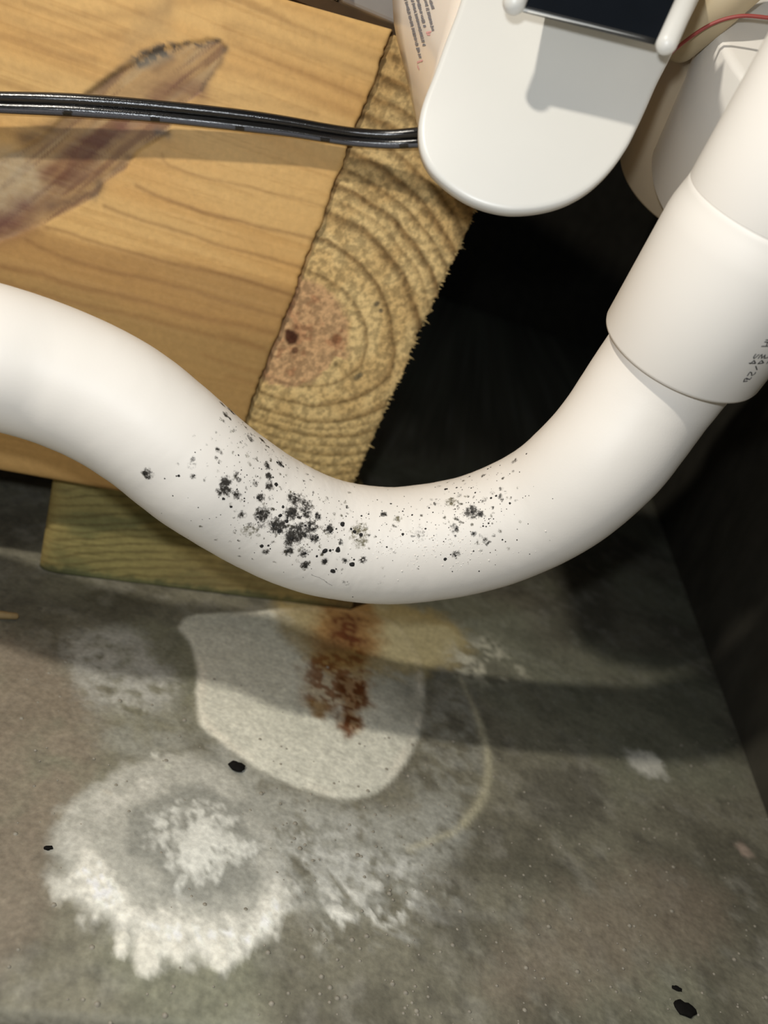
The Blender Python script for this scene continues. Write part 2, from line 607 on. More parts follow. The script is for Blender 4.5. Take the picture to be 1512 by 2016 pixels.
    # olive and yellow staining under the trap, then the rust
    m, _ = pm([(545, 1178), (640, 1185), (760, 1185), (880, 1215), (925, 1260), (890, 1310), (800, 1330), (700, 1330), (600, 1300), (560, 1240)], 5, 4)
    c = mixc(c, (0.33, 0.25, 0.105), m * 0.75)
    m, _ = pm([(760, 1225), (870, 1230), (905, 1260), (870, 1310), (780, 1310), (730, 1270)], 4, 4)
    c = mixc(c, (0.42, 0.37, 0.215), m * 0.6)
    m, _ = pm([(880, 1270), (960, 1250), (1010, 1290), (1040, 1330), (960, 1350), (890, 1330)], 5, 6)
    c = mixc(c, (0.46, 0.44, 0.34), m * 0.85 * sstep(0.44, 0.62, n2 * 0.5 + n3 * 0.5))
    m, _ = pm([(640, 1190), (730, 1190), (745, 1260), (715, 1320), (640, 1320), (610, 1260)], 5, 4)
    c = mixc(c, (0.24, 0.115, 0.03), m * 0.75)
    m, _ = pm([(655, 1215), (712, 1218), (715, 1262), (690, 1290), (655, 1275)], 3, 4)
    c = mixc(c, (0.085, 0.024, 0.008), m * (0.45 + 0.5 * spots))
    m, _ = pm([(612, 1290), (720, 1290), (722, 1400), (700, 1440), (668, 1400), (630, 1410), (600, 1380), (598, 1330)], 3, 3)
    c = mixc(c, (0.34, 0.21, 0.06), m * 0.45)
    c = mixc(c, (0.15, 0.052, 0.013), m * spots * 0.8)
    m, _ = pm([(668, 1340), (718, 1345), (712, 1400), (690, 1450), (674, 1430)], 2.2, 2)
    c = mixc(c, (0.19, 0.085, 0.018), m * 0.75)
    c = mixc(c, (0.09, 0.028, 0.008), m * spots * 0.9)
    m, _ = pm([(608, 1380), (645, 1385), (640, 1408), (620, 1412)], 1.5, 1.5)
    c = mixc(c, (0.22, 0.12, 0.03), m * 0.75)
    # single pale marks
    for q, a, b2, colr in (((1270, 1503), 36, 24, (0.50, 0.49, 0.43)), ((1285, 1495), 20, 14, (0.56, 0.55, 0.48)), ((1467, 1676), 14, 14, (0.32, 0.25, 0.20)),
                           ((330, 1510), 10, 8, (0.4, 0.4, 0.34)), ((305, 1486), 9, 8, (0.5, 0.5, 0.44)), ((210, 1560), 14, 6, (0.4, 0.38, 0.32))):
        o = fl(q) * 1000
        ra = np.linalg.norm(fl((q[0] + a, q[1])) * 1000 - o)
        rb = np.linalg.norm(fl((q[0], q[1] + b2)) * 1000 - o)
        dd = np.hypot((mx - o[0]) / ra, (my - o[1]) / rb) + (n3 - 0.5) * 0.8
        c = mixc(c, colr, (1 - sstep(0.5, 1.15, dd)) * 0.9)
    # the joint in the slab, lower left
    j0, j1 = fl((0, 2004)) * 1000, fl((200, 2017)) * 1000
    jd = nrm(j1 - j0)
    dj = (mx - j0[0]) * jd[1] - (my - j0[1]) * jd[0]
    c = mixc(c, (0.20, 0.185, 0.16), sstep(0.3, 1.2, dj))
    groove = np.exp(-(dj / 0.8) ** 2)
    c = mixc(c, (0.03, 0.028, 0.022), groove * 0.8)
    c *= (1.12 + 0.46 * n3 + 0.40 * n5)[..., None]
    Z = (n1 - 0.5) * 0.0006 + (n3 - 0.5) * 0.00025 + np.clip(eff, 0, 1.5) * 0.0005 * (0.5 + n2) - groove * 0.002
    inside = (X > -0.25) & (X < 0.269) & (Y > 0.055) & (Y < 0.419)
    Z = np.where(inside, Z, 0.0)
    G = np.stack([X, Y, Z], -1)
    return mesh_obj('floor', G, grid_faces(*X.shape)[:, ::-1].copy() if False else grid_faces(*X.shape)[:, ::-1], M_floor, kind='structure', cols=c)


floor = build_floor()
# face orientation does not matter to the shader; keep normals up
r0, r1 = on_z((1340, 1140), 0), on_z((1505, 1590), 0)
ru = nrm(r0 - r1)
rn = np.array([ru[1], -ru[0], 0])
if rn @ (CAM - r0) > 0:
    rn = -rn
vv, ff = box(r1 - ru * 0.35, ru * 1.6, rn * 0.1, V(0, 0, 0.8))
mesh_obj('wall_right', vv, ff, M_wall, smooth=False, kind='structure')
vv, ff = box(V(-1.6, 1.35, 0), V(3.2, 0, 0), V(0, 0.1, 0), V(0, 0, 0.8))
mesh_obj('wall_back', vv, ff, M_wall, smooth=False, kind='structure')


# ------------------------------------------------------------------ wooden beams
def build_front_beam():
    q = np.concatenate([np.arange(0, 0.165, 0.00045), [0.17, 0.18, 0.2, 0.24, 0.3, 0.4]])
    t = np.linspace(0, 1, 330)
    Q, Tn = np.meshgrid(q, t, indexing='ij')
    t_edge = H0 + (TOPZ - H0) * Tn
    jag = (fbm(t_edge * 1000 / 5, t_edge * 0, 3, 3) - 0.5) * 0.0014 + (vnoise(t_edge * 1000 / 1.1, t_edge * 0, 5) - 0.5) * 0.0005
    sA = edge_s(t_edge, A_top, A_low)
    S = sA - Q + jag * np.exp(-Q / 0.0012)
    top_here = TOPZ + (T_left[1] - TOPZ) * np.clip(Q / (A_top[0] - T_left[0]), 0, 1.6)
    Tz = H0 + (top_here - H0) * Tn
    edge_round = np.exp(-np.minimum(Tz - H0, top_here - Tz) / 0.0007) * 0.0007 + np.exp(-Q / 0.0004) * 0.0004
    mm = np.stack([S, Tz], -1) * 1000
    mx, my = mm[..., 0], mm[..., 1]

    def fp(px):
        return face_st(px) * 1000
    # grain direction: read off one of the long grain lines
    g = nrm(fp((640, 500)) - fp((390, 420)))
    al = mx * g[0] + my * g[1]
    ac = -mx * g[1] + my * g[0]
    n_gr = fbm(al / 40, ac / 0.9, 4, 2)
    n_lo = fbm(al / 60, ac / 9, 3, 12)
    n_bl = fbm(mx / 9, my / 9, 4, 20)
    n_f = fbm(mx / 1.3, my / 1.3, 3, 28)
    c = mixc(np.broadcast_to(np.array([0.72, 0.45, 0.17]), S.shape + (3,)).copy(), (0.66, 0.38, 0.13), sstep(0.35, 0.7, n_lo))
    c = mixc(c, (0.50, 0.27, 0.085), sstep(0.5, 0.75, n_gr) * 0.35)
    wob = np.stack([n_bl - 0.5, fbm(mx / 9, my / 9, 3, 33) - 0.5], -1) * 2.0

    def line(pts, wd, col, s, k=0.8):
        nonlocal c
        qq = spline([fp(p) for p in pts], 6)
        d = seg_dist(mm + wob * 0.6, qq)
        c = mixc(c, col, np.clip(np.exp(-(d / (wd * k)) ** 2) * s * (0.4 + 0.55 * k) * (0.5 + 0.6 * n_gr), 0, 1))

    def area(pts, soft, col, s, warp=2.0, mod=None):
        nonlocal c
        d = poly_sd(mm + wob * warp, smooth_poly([fp(p) for p in pts], 4))
        m = (1 - sstep(-soft, soft, d)) * s
        if mod is not None:
            m = m * mod
        c = mixc(c, col, m)
        return m

    # lower, darker heartwood band
    area([(-80, 480), (60, 440), (120, 470), (300, 505), (430, 530), (560, 560), (620, 590), (560, 700), (470, 900), (420, 1000), (-80, 960)], 2.0,
         (0.40, 0.225, 0.078), 0.75, 1.0)
    area([(-80, 560), (100, 560), (300, 620), (440, 650), (580, 690), (520, 820), (440, 1000), (-80, 960)], 4.0, (0.335, 0.215, 0.078), 0.6, 1.5)
    dk = (0.27, 0.135, 0.045)
    for pts, wd, s in (
            ([(320, 305), (330, 325), (400, 350), (460, 362), (560, 385), (640, 408)], 0.55, 0.5),
            ([(270, 365), (310, 385), (400, 415), (470, 435), (560, 455), (615, 468)], 0.65, 0.75),
            ([(205, 405), (290, 435), (380, 463), (440, 485), (530, 507), (592, 524)], 0.65, 0.75),
            ([(90, 448), (200, 480), (260, 497), (330, 517), (400, 532), (470, 548), (575, 580)], 0.7, 0.8),
            ([(50, 476), (120, 505), (200, 530), (300, 552), (400, 575), (470, 600), (555, 622)], 0.8, 0.75),
            ([(-40, 515), (40, 530), (80, 538), (150, 565), (230, 580), (330, 605), (440, 633), (540, 655)], 1.1, 0.8),
            ([(-40, 540), (60, 570), (160, 600), (230, 615), (300, 630), (400, 655), (520, 685)], 1.0, 0.75),
            ([(440, 655), (520, 690), (560, 700)], 0.9, 0.4), ([(400, 700), (470, 720), (520, 735)], 1.0, 0.5),
            ([(450, 740), (490, 750), (510, 756)], 1.1, 0.5),
            ([(-30, -5), (60, 10), (130, 25), (250, 27), (330, 20)], 1.4, 0.4),
            ([(-30, 20), (30, 40), (80, 62), (160, 72), (240, 68)], 1.8, 0.42),
            ([(-30, 60), (60, 85), (120, 105), (180, 118)], 1.5, 0.42),
            ([(-30, 110), (50, 140), (110, 160)], 1.2, 0.3), ([(-30, 150), (60, 180)], 1.2, 0.3),
            ([(330, 5), (430, -5), (500, 10), (600, 60), (680, 90), (745, 118)], 1.5, 0.45),
            ([(445, 50), (480, 52), (560, 85), (640, 115), (725, 145)], 1.7, 0.5),
            ([(455, 75), (540, 120), (620, 150), (710, 190)], 1.6, 0.5),
            ([(440, 130), (520, 155), (600, 185), (690, 220)], 1.4, 0.4),
            ([(540, 5), (640, 30), (760, 85)], 1.2, 0.35),
            ([(430, 190), (520, 200), (620, 225)], 1.3, 0.3)):
        line(pts, wd, dk, s)
    area([(300, -10), (330, -10), (330, 60), (300, 75), (260, 110), (235, 100), (260, 50)], 3, (0.42, 0.27, 0.12), 0.5)
    # scraped, bark-stained patch running down to the left
    patch = [(262, 125), (300, 100), (345, 88), (410, 75), (440, 82), (448, 98), (430, 125), (410, 160), (398, 182), (370, 200), (340, 232), (330, 262),
             (270, 300), (250, 330), (205, 360), (195, 385), (130, 420), (80, 445), (40, 460), (-80, 500), (-80, 330), (0, 310), (80, 275), (130, 225),
             (165, 185), (210, 150)]
    dd = poly_sd(mm + wob * 0.5, [fp(p) for p in patch])
    pin = 1 - sstep(-0.6, 0.5, dd)
    s1 = nrm(fp((400, 120)) - fp((60, 400)))
    sl = mx * s1[0] + my * s1[1]
    sc = -mx * s1[1] + my * s1[0]
    st = fbm(sl / 14, sc / 1.6, 4, 40)
    c = mixc(c, (0.42, 0.26, 0.115), pin * 0.8)
    c = mixc(c, (0.50, 0.345, 0.175), pin * sstep(0.5, 0.7, st) * 0.6)
    c = mixc(c, (0.15, 0.06, 0.032), pin * sstep(0.48, 0.66, fbm(sl / 18, sc / 1.4, 3, 47)) * 0.6)
    area([(-60, 330), (30, 300), (85, 320), (90, 370), (60, 420), (0, 440), (-60, 450)], 3, (0.46, 0.37, 0.24), 0.75, 2.0, 0.6 + 0.6 * n_f)
    for pts, wd, s, col in (
            ([(90, 340), (130, 310), (160, 285), (200, 262)], 1.5, 0.85, (0.14, 0.045, 0.025)),
            ([(120, 355), (165, 322), (200, 285), (240, 255)], 1.5, 0.85, (0.13, 0.04, 0.02)),
            ([(50, 275), (95, 258), (130, 238), (140, 228)], 1.8, 0.7, (0.12, 0.065, 0.03)),
            ([(90, 400), (110, 375), (150, 350), (190, 340)], 2.4, 0.6, (0.16, 0.07, 0.04)),
            ([(-20, 450), (20, 440), (50, 420)], 3.0, 0.85, (0.13, 0.04, 0.035)),
            ([(100, 410), (140, 395), (165, 385)], 1.0, 0.7, (0.15, 0.08, 0.05)),
            ([(225, 340), (250, 312), (255, 310)], 0.8, 0.6, (0.15, 0.08, 0.05)),
            ([(310, 195), (340, 175), (370, 172), (395, 180)], 2.2, 0.65, (0.15, 0.05, 0.03)),
            ([(240, 250), (290, 235), (310, 225)], 2.0, 0.5, (0.24, 0.10, 0.07)),
            ([(308, 258), (330, 265)], 0.8, 0.7, (0.10, 0.09, 0.08)),
            ([(305, 140), (335, 118)], 0.9, 0.5, (0.18, 0.09, 0.04)),
            ([(168, 185), (200, 160), (240, 132), (262, 118)], 0.6, 0.75, (0.10, 0.06, 0.03)),
            ([(448, 95), (438, 118), (412, 155), (400, 178)], 0.6, 0.75, (0.09, 0.06, 0.04)),
            ([(185, 388), (195, 375), (198, 362)], 1.0, 0.7, (0.12, 0.08, 0.05))):
        line(pts, wd, col, s, 1.15)
    bk = sstep(0.38, 0.55, n_f * 0.6 + n_bl * 0.4)
    area([(255, 125), (262, 110), (290, 97), (315, 85), (350, 85), (360, 95), (330, 112), (290, 130), (268, 135)], 0.7, (0.045, 0.04, 0.036), 0.92, 0.8, bk)
    area([(355, 92), (375, 76), (430, 76), (432, 84), (390, 92)], 0.6, (0.07, 0.06, 0.055), 0.8, 0.8, bk)
    area([(262, 122), (290, 112), (335, 104), (330, 118), (285, 138)], 1, (0.26, 0.22, 0.16), 0.5, 0.8)
    c *= (0.93 + 0.14 * n_f)[..., None]
    depth = edge_round + pin * (0.0004 + 0.0003 * (st - 0.5)) - 0.0001 * n_gr
    P = face_pt(S, Tz, depth)
    verts, f, loop = slab_from_grid(P, FN * 0.038)
    cc = np.vstack([c.reshape(-1, 3), np.broadcast_to([0.40, 0.24, 0.085], (len(loop), 3))])
    return mesh_obj('wooden_beam', verts, f, M_wood, cols=cc, org=FP,
                    label='pine beam showing its long flat grain and a dark scraped scar behind the black cable', cat='beam')


front_beam = build_front_beam()


def build_end_beam():
    a = np.linspace(0, 1, 150)
    t = np.linspace(H0, TOPZ - 0.0008, 420)
    Aq, T = np.meshgrid(a, t, indexing='ij')
    tm = T * 1000
    sl = edge_s(T, A_top, A_low) + 0.0010 + (fbm(tm / 4, tm * 0, 3, 6) - 0.5) * 0.0006
    sr = edge_s(T, B_hi, B_lo) + (fbm(tm / 7, tm * 0, 2, 14) - 0.5) * 0.0012 + (vnoise(tm / 1.6, tm * 0, 22) - 0.5) * 0.0010 + (vnoise(tm / 0.6, tm * 0, 23) - 0.5) * 0.0005
    S = sl + (sr - sl) * Aq
    mm = np.stack([S, T], -1) * 1000
    mx, my = mm[..., 0], mm[..., 1]
    pith = face_st((572, 668), B_OFF) * 1000
    n_b = fbm(mx / 8, my / 8, 3, 4)
    n_p = fbm(mx / 1.1, my / 1.1, 3, 8)
    n_q = fbm(mx / 2.2, my / 2.2, 3, 11)
    up = nrm(face_st((700, 330), B_OFF) * 1000 - pith)
    dx, dy = mx - pith[0], my - pith[1]
    lu = dx * up[0] + dy * up[1]
    lr = dx * up[1] - dy * up[0]
    R = np.hypot(lu, lr)
    cosu = lu / (R + 1e-6)
    sc = np.where(cosu > 0, 1.0 + 0.12 * (1 - cosu), 1.12 - 0.50 * np.clip(-cosu, 0, 1))
    r_eff = R / sc + (n_b - 0.5) * 2.0
    k_mm = np.linalg.norm(face_st((700, 330), B_OFF) - face_st((572, 668), B_OFF)) * 1000 / math.hypot(128, 338)   # mm per pixel
    c = mixc(np.broadcast_to(np.array([0.74, 0.54, 0.25]), S.shape + (3,)).copy(), (0.64, 0.44, 0.19), sstep(0.4, 0.65, n_b))
    ridge = np.zeros_like(R)
    for rp, wd, s in ((149, 0.7, 0.55), (212, 0.8, 0.7), (266, 1.2, 0.75), (292, 0.7, 0.45), (318, 1.1, 0.8), (352, 0.8, 0.6), (384, 1.2, 0.8), (420, 0.9, 0.7), (455, 1.2, 0.8), (490, 1, 0.7), (530, 1.2, 0.8), (570, 1.1, 0.7), (610, 1.2, 0.8), (650, 1.2, 0.8)):
        d = r_eff - rp * k_mm
        m = np.where(d < 0, np.exp(-(d / (wd * 1.5)) ** 2), np.exp(-(d / (wd * 0.6)) ** 2)) * s
        ridge += m
        c = mixc(c, (0.20, 0.115, 0.042), np.clip(m * (0.85 + 0.5 * n_q), 0, 1))
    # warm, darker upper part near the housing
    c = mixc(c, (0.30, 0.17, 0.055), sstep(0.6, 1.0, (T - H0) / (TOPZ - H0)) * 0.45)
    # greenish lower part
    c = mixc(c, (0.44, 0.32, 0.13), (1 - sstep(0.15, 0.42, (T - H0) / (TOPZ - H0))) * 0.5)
    heart = 1 - sstep(118 * k_mm, 136 * k_mm, R / np.where(cosu > 0, 1.0, 0.82) + (n_q - 0.5) * 3)
    c = mixc(c, (0.55, 0.32, 0.17), heart * 0.75)
    c = mixc(c, (0.40, 0.17, 0.08), heart * sstep(0.52, 0.75, n_q) * 0.5)
    for px, rpx, col, s in (((575, 664), 19, (0.06, 0.014, 0.006), 0.95), ((580, 690), 9, (0.07, 0.018, 0.008), 0.8), ((585, 645), 7, (0.10, 0.03, 0.012), 0.6),
                            ((663, 669), 14, (0.20, 0.055, 0.02), 0.7), ((742, 598), 7, (0.08, 0.07, 0.05), 0.8), ((750, 612), 6, (0.08, 0.07, 0.05), 0.8),
                            ((660, 716), 8, (0.16, 0.11, 0.05), 0.7), ((702, 744), 8, (0.09, 0.08, 0.05), 0.75), ((710, 738), 6, (0.09, 0.08, 0.05), 0.75)):
        o = face_st(px, B_OFF) * 1000
        d = np.hypot(mx - o[0], my - o[1]) / (rpx * k_mm) + (n_q - 0.5) * 0.9
        c = mixc(c, col, (1 - sstep(0.5, 1.2, d)) * s)
    # torn light cells of sawn end grain
    c *= (0.72 + 0.5 * sstep(0.3, 0.7, n_p))[..., None]
    depth = B_OFF + (0.5 - n_p) * 0.00022 - ridge * 0.00015 + np.exp(-(1 - Aq) / 0.02) * 0.0006
    P = face_pt(S, T, depth)
    verts, f, loop = slab_from_grid(P, FN * 0.45)
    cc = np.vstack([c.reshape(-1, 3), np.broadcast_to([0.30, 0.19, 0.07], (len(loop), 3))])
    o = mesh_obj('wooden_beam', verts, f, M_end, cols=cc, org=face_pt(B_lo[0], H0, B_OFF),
                 label='pine beam showing its sawn end with curved growth rings and a reddish heart', cat='beam')
    # torn fibres along the right-hand sawn edge
    rng = np.random.default_rng(5)
    fv, ffc = [], []
    for k in range(240):
        tt = H0 + (TOPZ - H0) * rng.random() * 0.92
        ss = edge_s(tt, B_hi, B_lo) - 0.0006
        ln = rng.choice([0.0005, 0.0008, 0.0012, 0.0022], p=[.4, .35, .2, .05])
        d = nrm(FU * 1.0 + V(0, 0, 1) * rng.normal(0, 0.35) - FN * rng.normal(0, 0.3)) * ln
        p = face_pt(ss, tt, B_OFF + rng.random() * 0.0012)
        wv = V(0, 0, 1) * rng.uniform(0.00015, 0.0004)
        nv = FN * 0.0003
        b0 = len(fv)
        fv += [p - wv, p + wv, p + nv, p + d + FU * 0.0003]
        ffc += [(b0, b0 + 1, b0 + 3), (b0 + 1, b0 + 2, b0 + 3), (b0 + 2, b0, b0 + 3)]
    mesh_obj('torn_fibres', fv, ffc, M_fibre, o, smooth=False, kind='stuff')
    return o


end_beam = build_end_beam()


def build_block():
    k0, k1 = on_z((75, 1125), 0), on_z((600, 1190), 0)
    bu = nrm(k1 - k0)
    bn = np.array([-bu[1], bu[0], 0])
    length = np.linalg.norm(on_z((690, 1201), 0) - k0)
    s = np.concatenate([np.arange(0, length, 0.0006), [length]])
    t = np.linspace(0, H0 - 0.0004, 80)
    S, T = np.meshgrid(s, t, indexing='ij')
    mx, my = S * 1000, T * 1000
    n1 = fbm(mx / 12, my / 5, 3, 5)
    gv = my + 0.0042 * (mx - 60) ** 2 * 0.3 - mx * 0.10 + (n1 - 0.5) * 2.5
    band = 0.5 + 0.5 * np.sin(gv * 2 * np.pi / 2.9)
    n2 = fbm(mx / 14, my / 0.5, 4, 13)
    nf = fbm(mx / 2, my / 2, 3, 21)
    c = mixc(np.broadcast_to(np.array([0.33, 0.28, 0.105]), S.shape + (3,)).copy(), (0.23, 0.215, 0.085), sstep(0.4, 0.65, n1))
    c = mixc(c, (0.135, 0.105, 0.04), sstep(0.62, 0.95, band) * 0.7 * (0.4 + 0.8 * n2))
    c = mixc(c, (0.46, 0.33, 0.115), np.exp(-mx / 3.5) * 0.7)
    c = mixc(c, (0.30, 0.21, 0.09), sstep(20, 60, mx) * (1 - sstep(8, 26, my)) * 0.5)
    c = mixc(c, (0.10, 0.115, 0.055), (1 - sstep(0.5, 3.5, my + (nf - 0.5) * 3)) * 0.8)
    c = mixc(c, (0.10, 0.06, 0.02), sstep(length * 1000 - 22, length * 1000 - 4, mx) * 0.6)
    c *= (0.85 + 0.3 * nf)[..., None]
    rnd = np.exp(-mx / 1.6) * 0.0030 + np.exp(-(H0 * 1000 - my) / 1.0) * 0.0012
    P = k0 + bu * S[..., None] + V(0, 0, 1) * (T + 0.0002)[..., None] + bn * (rnd + (n2 - 0.5) * 0.0003)[..., None]
    verts, f, loop = slab_from_grid(P, bn * 0.085)
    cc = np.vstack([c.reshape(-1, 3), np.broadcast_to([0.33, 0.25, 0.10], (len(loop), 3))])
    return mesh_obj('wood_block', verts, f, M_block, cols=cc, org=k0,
                    label='greenish treated wood block lying on the concrete under the beams', cat='wood block')


block = build_block()

# ------------------------------------------------------------------ the bent drain pipe
R_PIPE = 0.01335
pairs = [((0, 555), (-78, 835)), ((61, 574), (-20, 846)), ((122, 595), (30, 858)), ((195, 625), (80, 873)), ((252, 655), (125, 892)), ((328, 701), (182, 926)),
         ((403, 760), (245, 973)), ((466, 819), (318, 1028)), ((512, 856), (385, 1070)), ((568, 898), (452, 1106)), ((631, 931), (545, 1150)), ((685, 947), (640, 1180)),
         ((763, 956), (760, 1192)), ((841, 952), (875, 1181)), ((920, 935), (995, 1153)), ((998, 900), (1110, 1106)), ((1052, 860), (1200, 1053)), ((1111, 794), (1288, 984)),
         ((1150, 725), (1350, 904)), ((1202, 652), (1420, 800))]


def cone_point(p, q, r):            # centre of a ball of radius r seen between two silhouette pixels
    a, b = nrm(ray(p)), nrm(ray(q))
    half = math.acos(np.clip(a @ b, -1, 1)) / 2
    return CAM + nrm(a + b) * (r / math.sin(half))


ctr = [cone_point(p, q, R_PIPE) for p, q in pairs]
dep = np.array([(p - CAM) @ FWD for p in ctr])
kk = np.arange(len(dep))
dep_s = np.polyval(np.polyfit(kk, dep, 5), kk)
ctr = [CAM + (p - CAM) * (s / d) for p, d, s in zip(ctr, dep, dep_s)]
first = [at((-620, 790), 0.165), at((-420, 715), 0.152), at((-230, 685), 0.140)]
# coupling axis
_v = nrm(CAM - ctr[-1])
_e = nrm(RIGHT * 0.548 + UP * 0.836)              # the way the coupling points in the frame
_e = nrm(_e - _v * (_e @ _v))
AX = _e * math.cos(math.radians(27)) + _v * math.sin(math.radians(27))
cp0 = min([ctr[-1] + AX * h for h in np.arange(0.001, 0.012, 0.0002)], key=lambda p: abs(project(p)[1] - 688)) + RIGHT * 0.0009
ctr[-2] = ctr[-2] * 0.5 + (ctr[-1] - AX * np.linalg.norm(ctr[-1] - ctr[-2])) * 0.5
_h = nrm(ray((1197, 612))) @ nrm(cp0 - CAM)
RC = np.linalg.norm(cp0 - CAM) * math.sqrt(1 - _h * _h)
RC = min(max(RC, 0.0155), 0.0185)
path = spline(first + ctr + [cp0 - AX * 0.003, cp0 + AX * 0.012], 14)
seglen = np.concatenate([[0], np.cumsum(np.linalg.norm(np.diff(path, axis=0), axis=1))])


def resample(path, ds):
    out = []
    for k in range(3):
        out.append(np.interp(ds, seglen, path[:, k]))
    return np.stack(out, -1)


pxp = project(path)
i0 = np.argmin(np.abs(pxp[:, 0] - 215))
i1 = np.argmin(np.abs(pxp[:, 0] - 1110))
d_in, d_out = seglen[i0], seglen[i1]
ds = np.concatenate([np.arange(0, d_in, 0.0012), np.arange(d_in, d_out, 0.00022), np.arange(d_out, seglen[-1], 0.0012)])
pth = resample(path, ds)
for _ in range(40):
    pth[1:-1] = pth[1:-1] * 0.5 + (pth[:-2] + pth[2:]) * 0.25
T3, N3, B3 = frames(pth)
# angles: dense on the side towards the camera
to_cam = nrm(CAM - pth[len(pth) // 2])
mid = len(pth) // 2
phi_c = math.atan2(to_cam @ B3[mid], to_cam @ N3[mid])
ang = np.concatenate([np.linspace(-1.95, 1.95, 330), np.linspace(1.95, 2 * np.pi - 1.95, 34)[1:-1]]) + phi_c
ca, sa = np.cos(ang), np.sin(ang)
Dm = ca[None, :, None] * N3[:, None] + sa[None, :, None] * B3[:, None]
amm = ang * R_PIPE * 1000
wr = (fbm(ds[:, None] * 1000 / 6 + 0 * amm[None], amm[None] / 11 + 0 * ds[:, None], 3, 2) - 0.5)
bend = np.exp(-((ds - (d_in + d_out) / 2) / 0.04) ** 2)
wr2 = (fbm(ds[:, None] * 1000 / 1.2 + 0 * amm[None], amm[None] / 2.5 + 0 * ds[:, None], 2, 7) - 0.5)
Rr = R_PIPE + wr * 0.00022 + wr2 * 0.00006 * bend[:, None]
PV = pth[:, None] + Dm * Rr[..., None]
PXV = project(PV)
facing = np.einsum('ijk,ijk->ij', Dm, CAM - PV) > 0

c5, c6, c7 = (260, 760, 5.04), (460, 880, 4.447), (740, 860, 4.447)
blobs = []                          # px, py, radius px, density, yellowness
dots = []                           # px, py, radius px


def F(cr, lst, yel=0.0):
    for x, y, r, d in lst:
        blobs.append((cr[0] + x / cr[2], cr[1] + y / cr[2], r / cr[2], d, yel))


def D(cr, lst):
    for x, y, r in lst:
        dots.append((cr[0] + x / cr[2], cr[1] + y / cr[2], r / cr[2]))


F(c5, [(160, 870, 62, .75), (120, 868, 30, .9), (150, 905, 28, .8), (600, 720, 30, .6), (590, 780, 50, .3), (605, 890, 30, .8), (455, 775, 16, .5), (740, 575, 16, .5),
       (740, 905, 18, .5), (718, 945, 22, .6), (750, 780, 28, .3), (850, 635, 28, .7), (885, 655, 25, .5), (835, 712, 20, .8), (880, 800, 22, .5),
       (925, 955, 62, .95), (900, 1040, 62, .9), (960, 1050, 50, .75), (1035, 870, 35, .6), (1055, 930, 30, .7), (1040, 1085, 48, .75), (1025, 1240, 22, .4),
       (1095, 1280, 48, .7), (1220, 965, 32, .7), (1135, 1015, 20, .5), (1345, 790, 44, .9), (1360, 890, 42, .9), (1370, 990, 52, .9), (890, 180, 40, .85),
       (985, 250, 55, 1.0), (930, 285, 40, .95), (970, 325, 22, .95), (1020, 440, 30, .5), (980, 555, 16, .6), (1080, 560, 20, .7), (1130, 580, 18, .6),
       (1175, 520, 48, .75), (1190, 480, 24, .6), (1300, 545, 34, .85), (1140, 415, 34, .5), (830, 455, 14, .5), (1325, 630, 14, .8), (1270, 1110, 48, .85),
       (1375, 1115, 28, .45), (1295, 1270, 85, .9), (1170, 1380, 32, .5), (1285, 1385, 42, .6), (1325, 1640, 38, .9), (910, 350, 26, .5), (1180, 410, 30, .5),
       (1270, 520, 28, .55), (1350, 600, 24, .6), (1400, 640, 22, .5)])
F(c5, [(1145, 690, 30, .5), (880, 330, 26, .5), (1160, 1440, 92, .48)], 0.6)
D(c5, [(120, 870, 14), (150, 905, 12), (325, 922, 10), (465, 890, 18), (405, 1090, 9), (655, 1207, 8), (876, 1280, 7), (630, 660, 8), (680, 628, 6), (905, 1112, 19),
       (1035, 1025, 11), (985, 1197, 17), (1055, 688, 11), (1088, 835, 9), (1145, 885, 8), (1113, 903, 7), (1250, 895, 9), (1285, 823, 9), (1120, 1055, 8),
       (1115, 1118, 11), (1115, 1148, 9), (1435, 975, 26), (1400, 908, 11), (1250, 1110, 17), (1275, 1250, 13), (1245, 1300, 14), (1285, 1583, 24), (1350, 1585, 15),
       (1372, 1618, 10), (615, 880, 10), (440, 893, 9), (1345, 800, 14), (1360, 890, 12), (985, 260, 14), (1000, 275, 12), (965, 220, 12), (1290, 545, 9)])
F(c6, [(410, 150, 36, .9), (520, 445, 58, .85), (610, 490, 95, .5), (640, 560, 70, .55), (500, 575, 64, .95), (525, 575, 32, .9), (385, 690, 82, 1.0), (520, 770, 84, 1.0),
       (600, 740, 95, .65), (480, 910, 52, .7), (480, 840, 44, .65), (740, 605, 36, .95), (690, 700, 56, .75), (710, 800, 40, .95), (615, 930, 40, .8),
       (595, 890, 32, .4), (625, 1035, 44, .9), (940, 835, 30, .75), (800, 1000, 38, .9), (840, 720, 42, .9), (980, 990, 30, .85), (1135, 990, 38, .75),
       (985, 1190, 36, .38), (960, 1070, 26, .32), (1285, 1190, 26, .25), (1410, 925, 15, .5), (620, 300, 18, .7), (675, 290, 16, .55), (700, 400, 14, .5),
       (820, 455, 22, .25), (995, 525, 18, .7), (1315, 590, 24, .75), (572, 612, 20, .9), (635, 605, 22, .9), (700, 260, 12, .6), (560, 210, 12, .5)])
F(c6, [(1105, 710, 74, .55), (1095, 790, 94, .5), (1120, 850, 54, .4), (1440, 630, 38, .38), (820, 780, 40, .3), (850, 650, 30, .25)], 0.75)
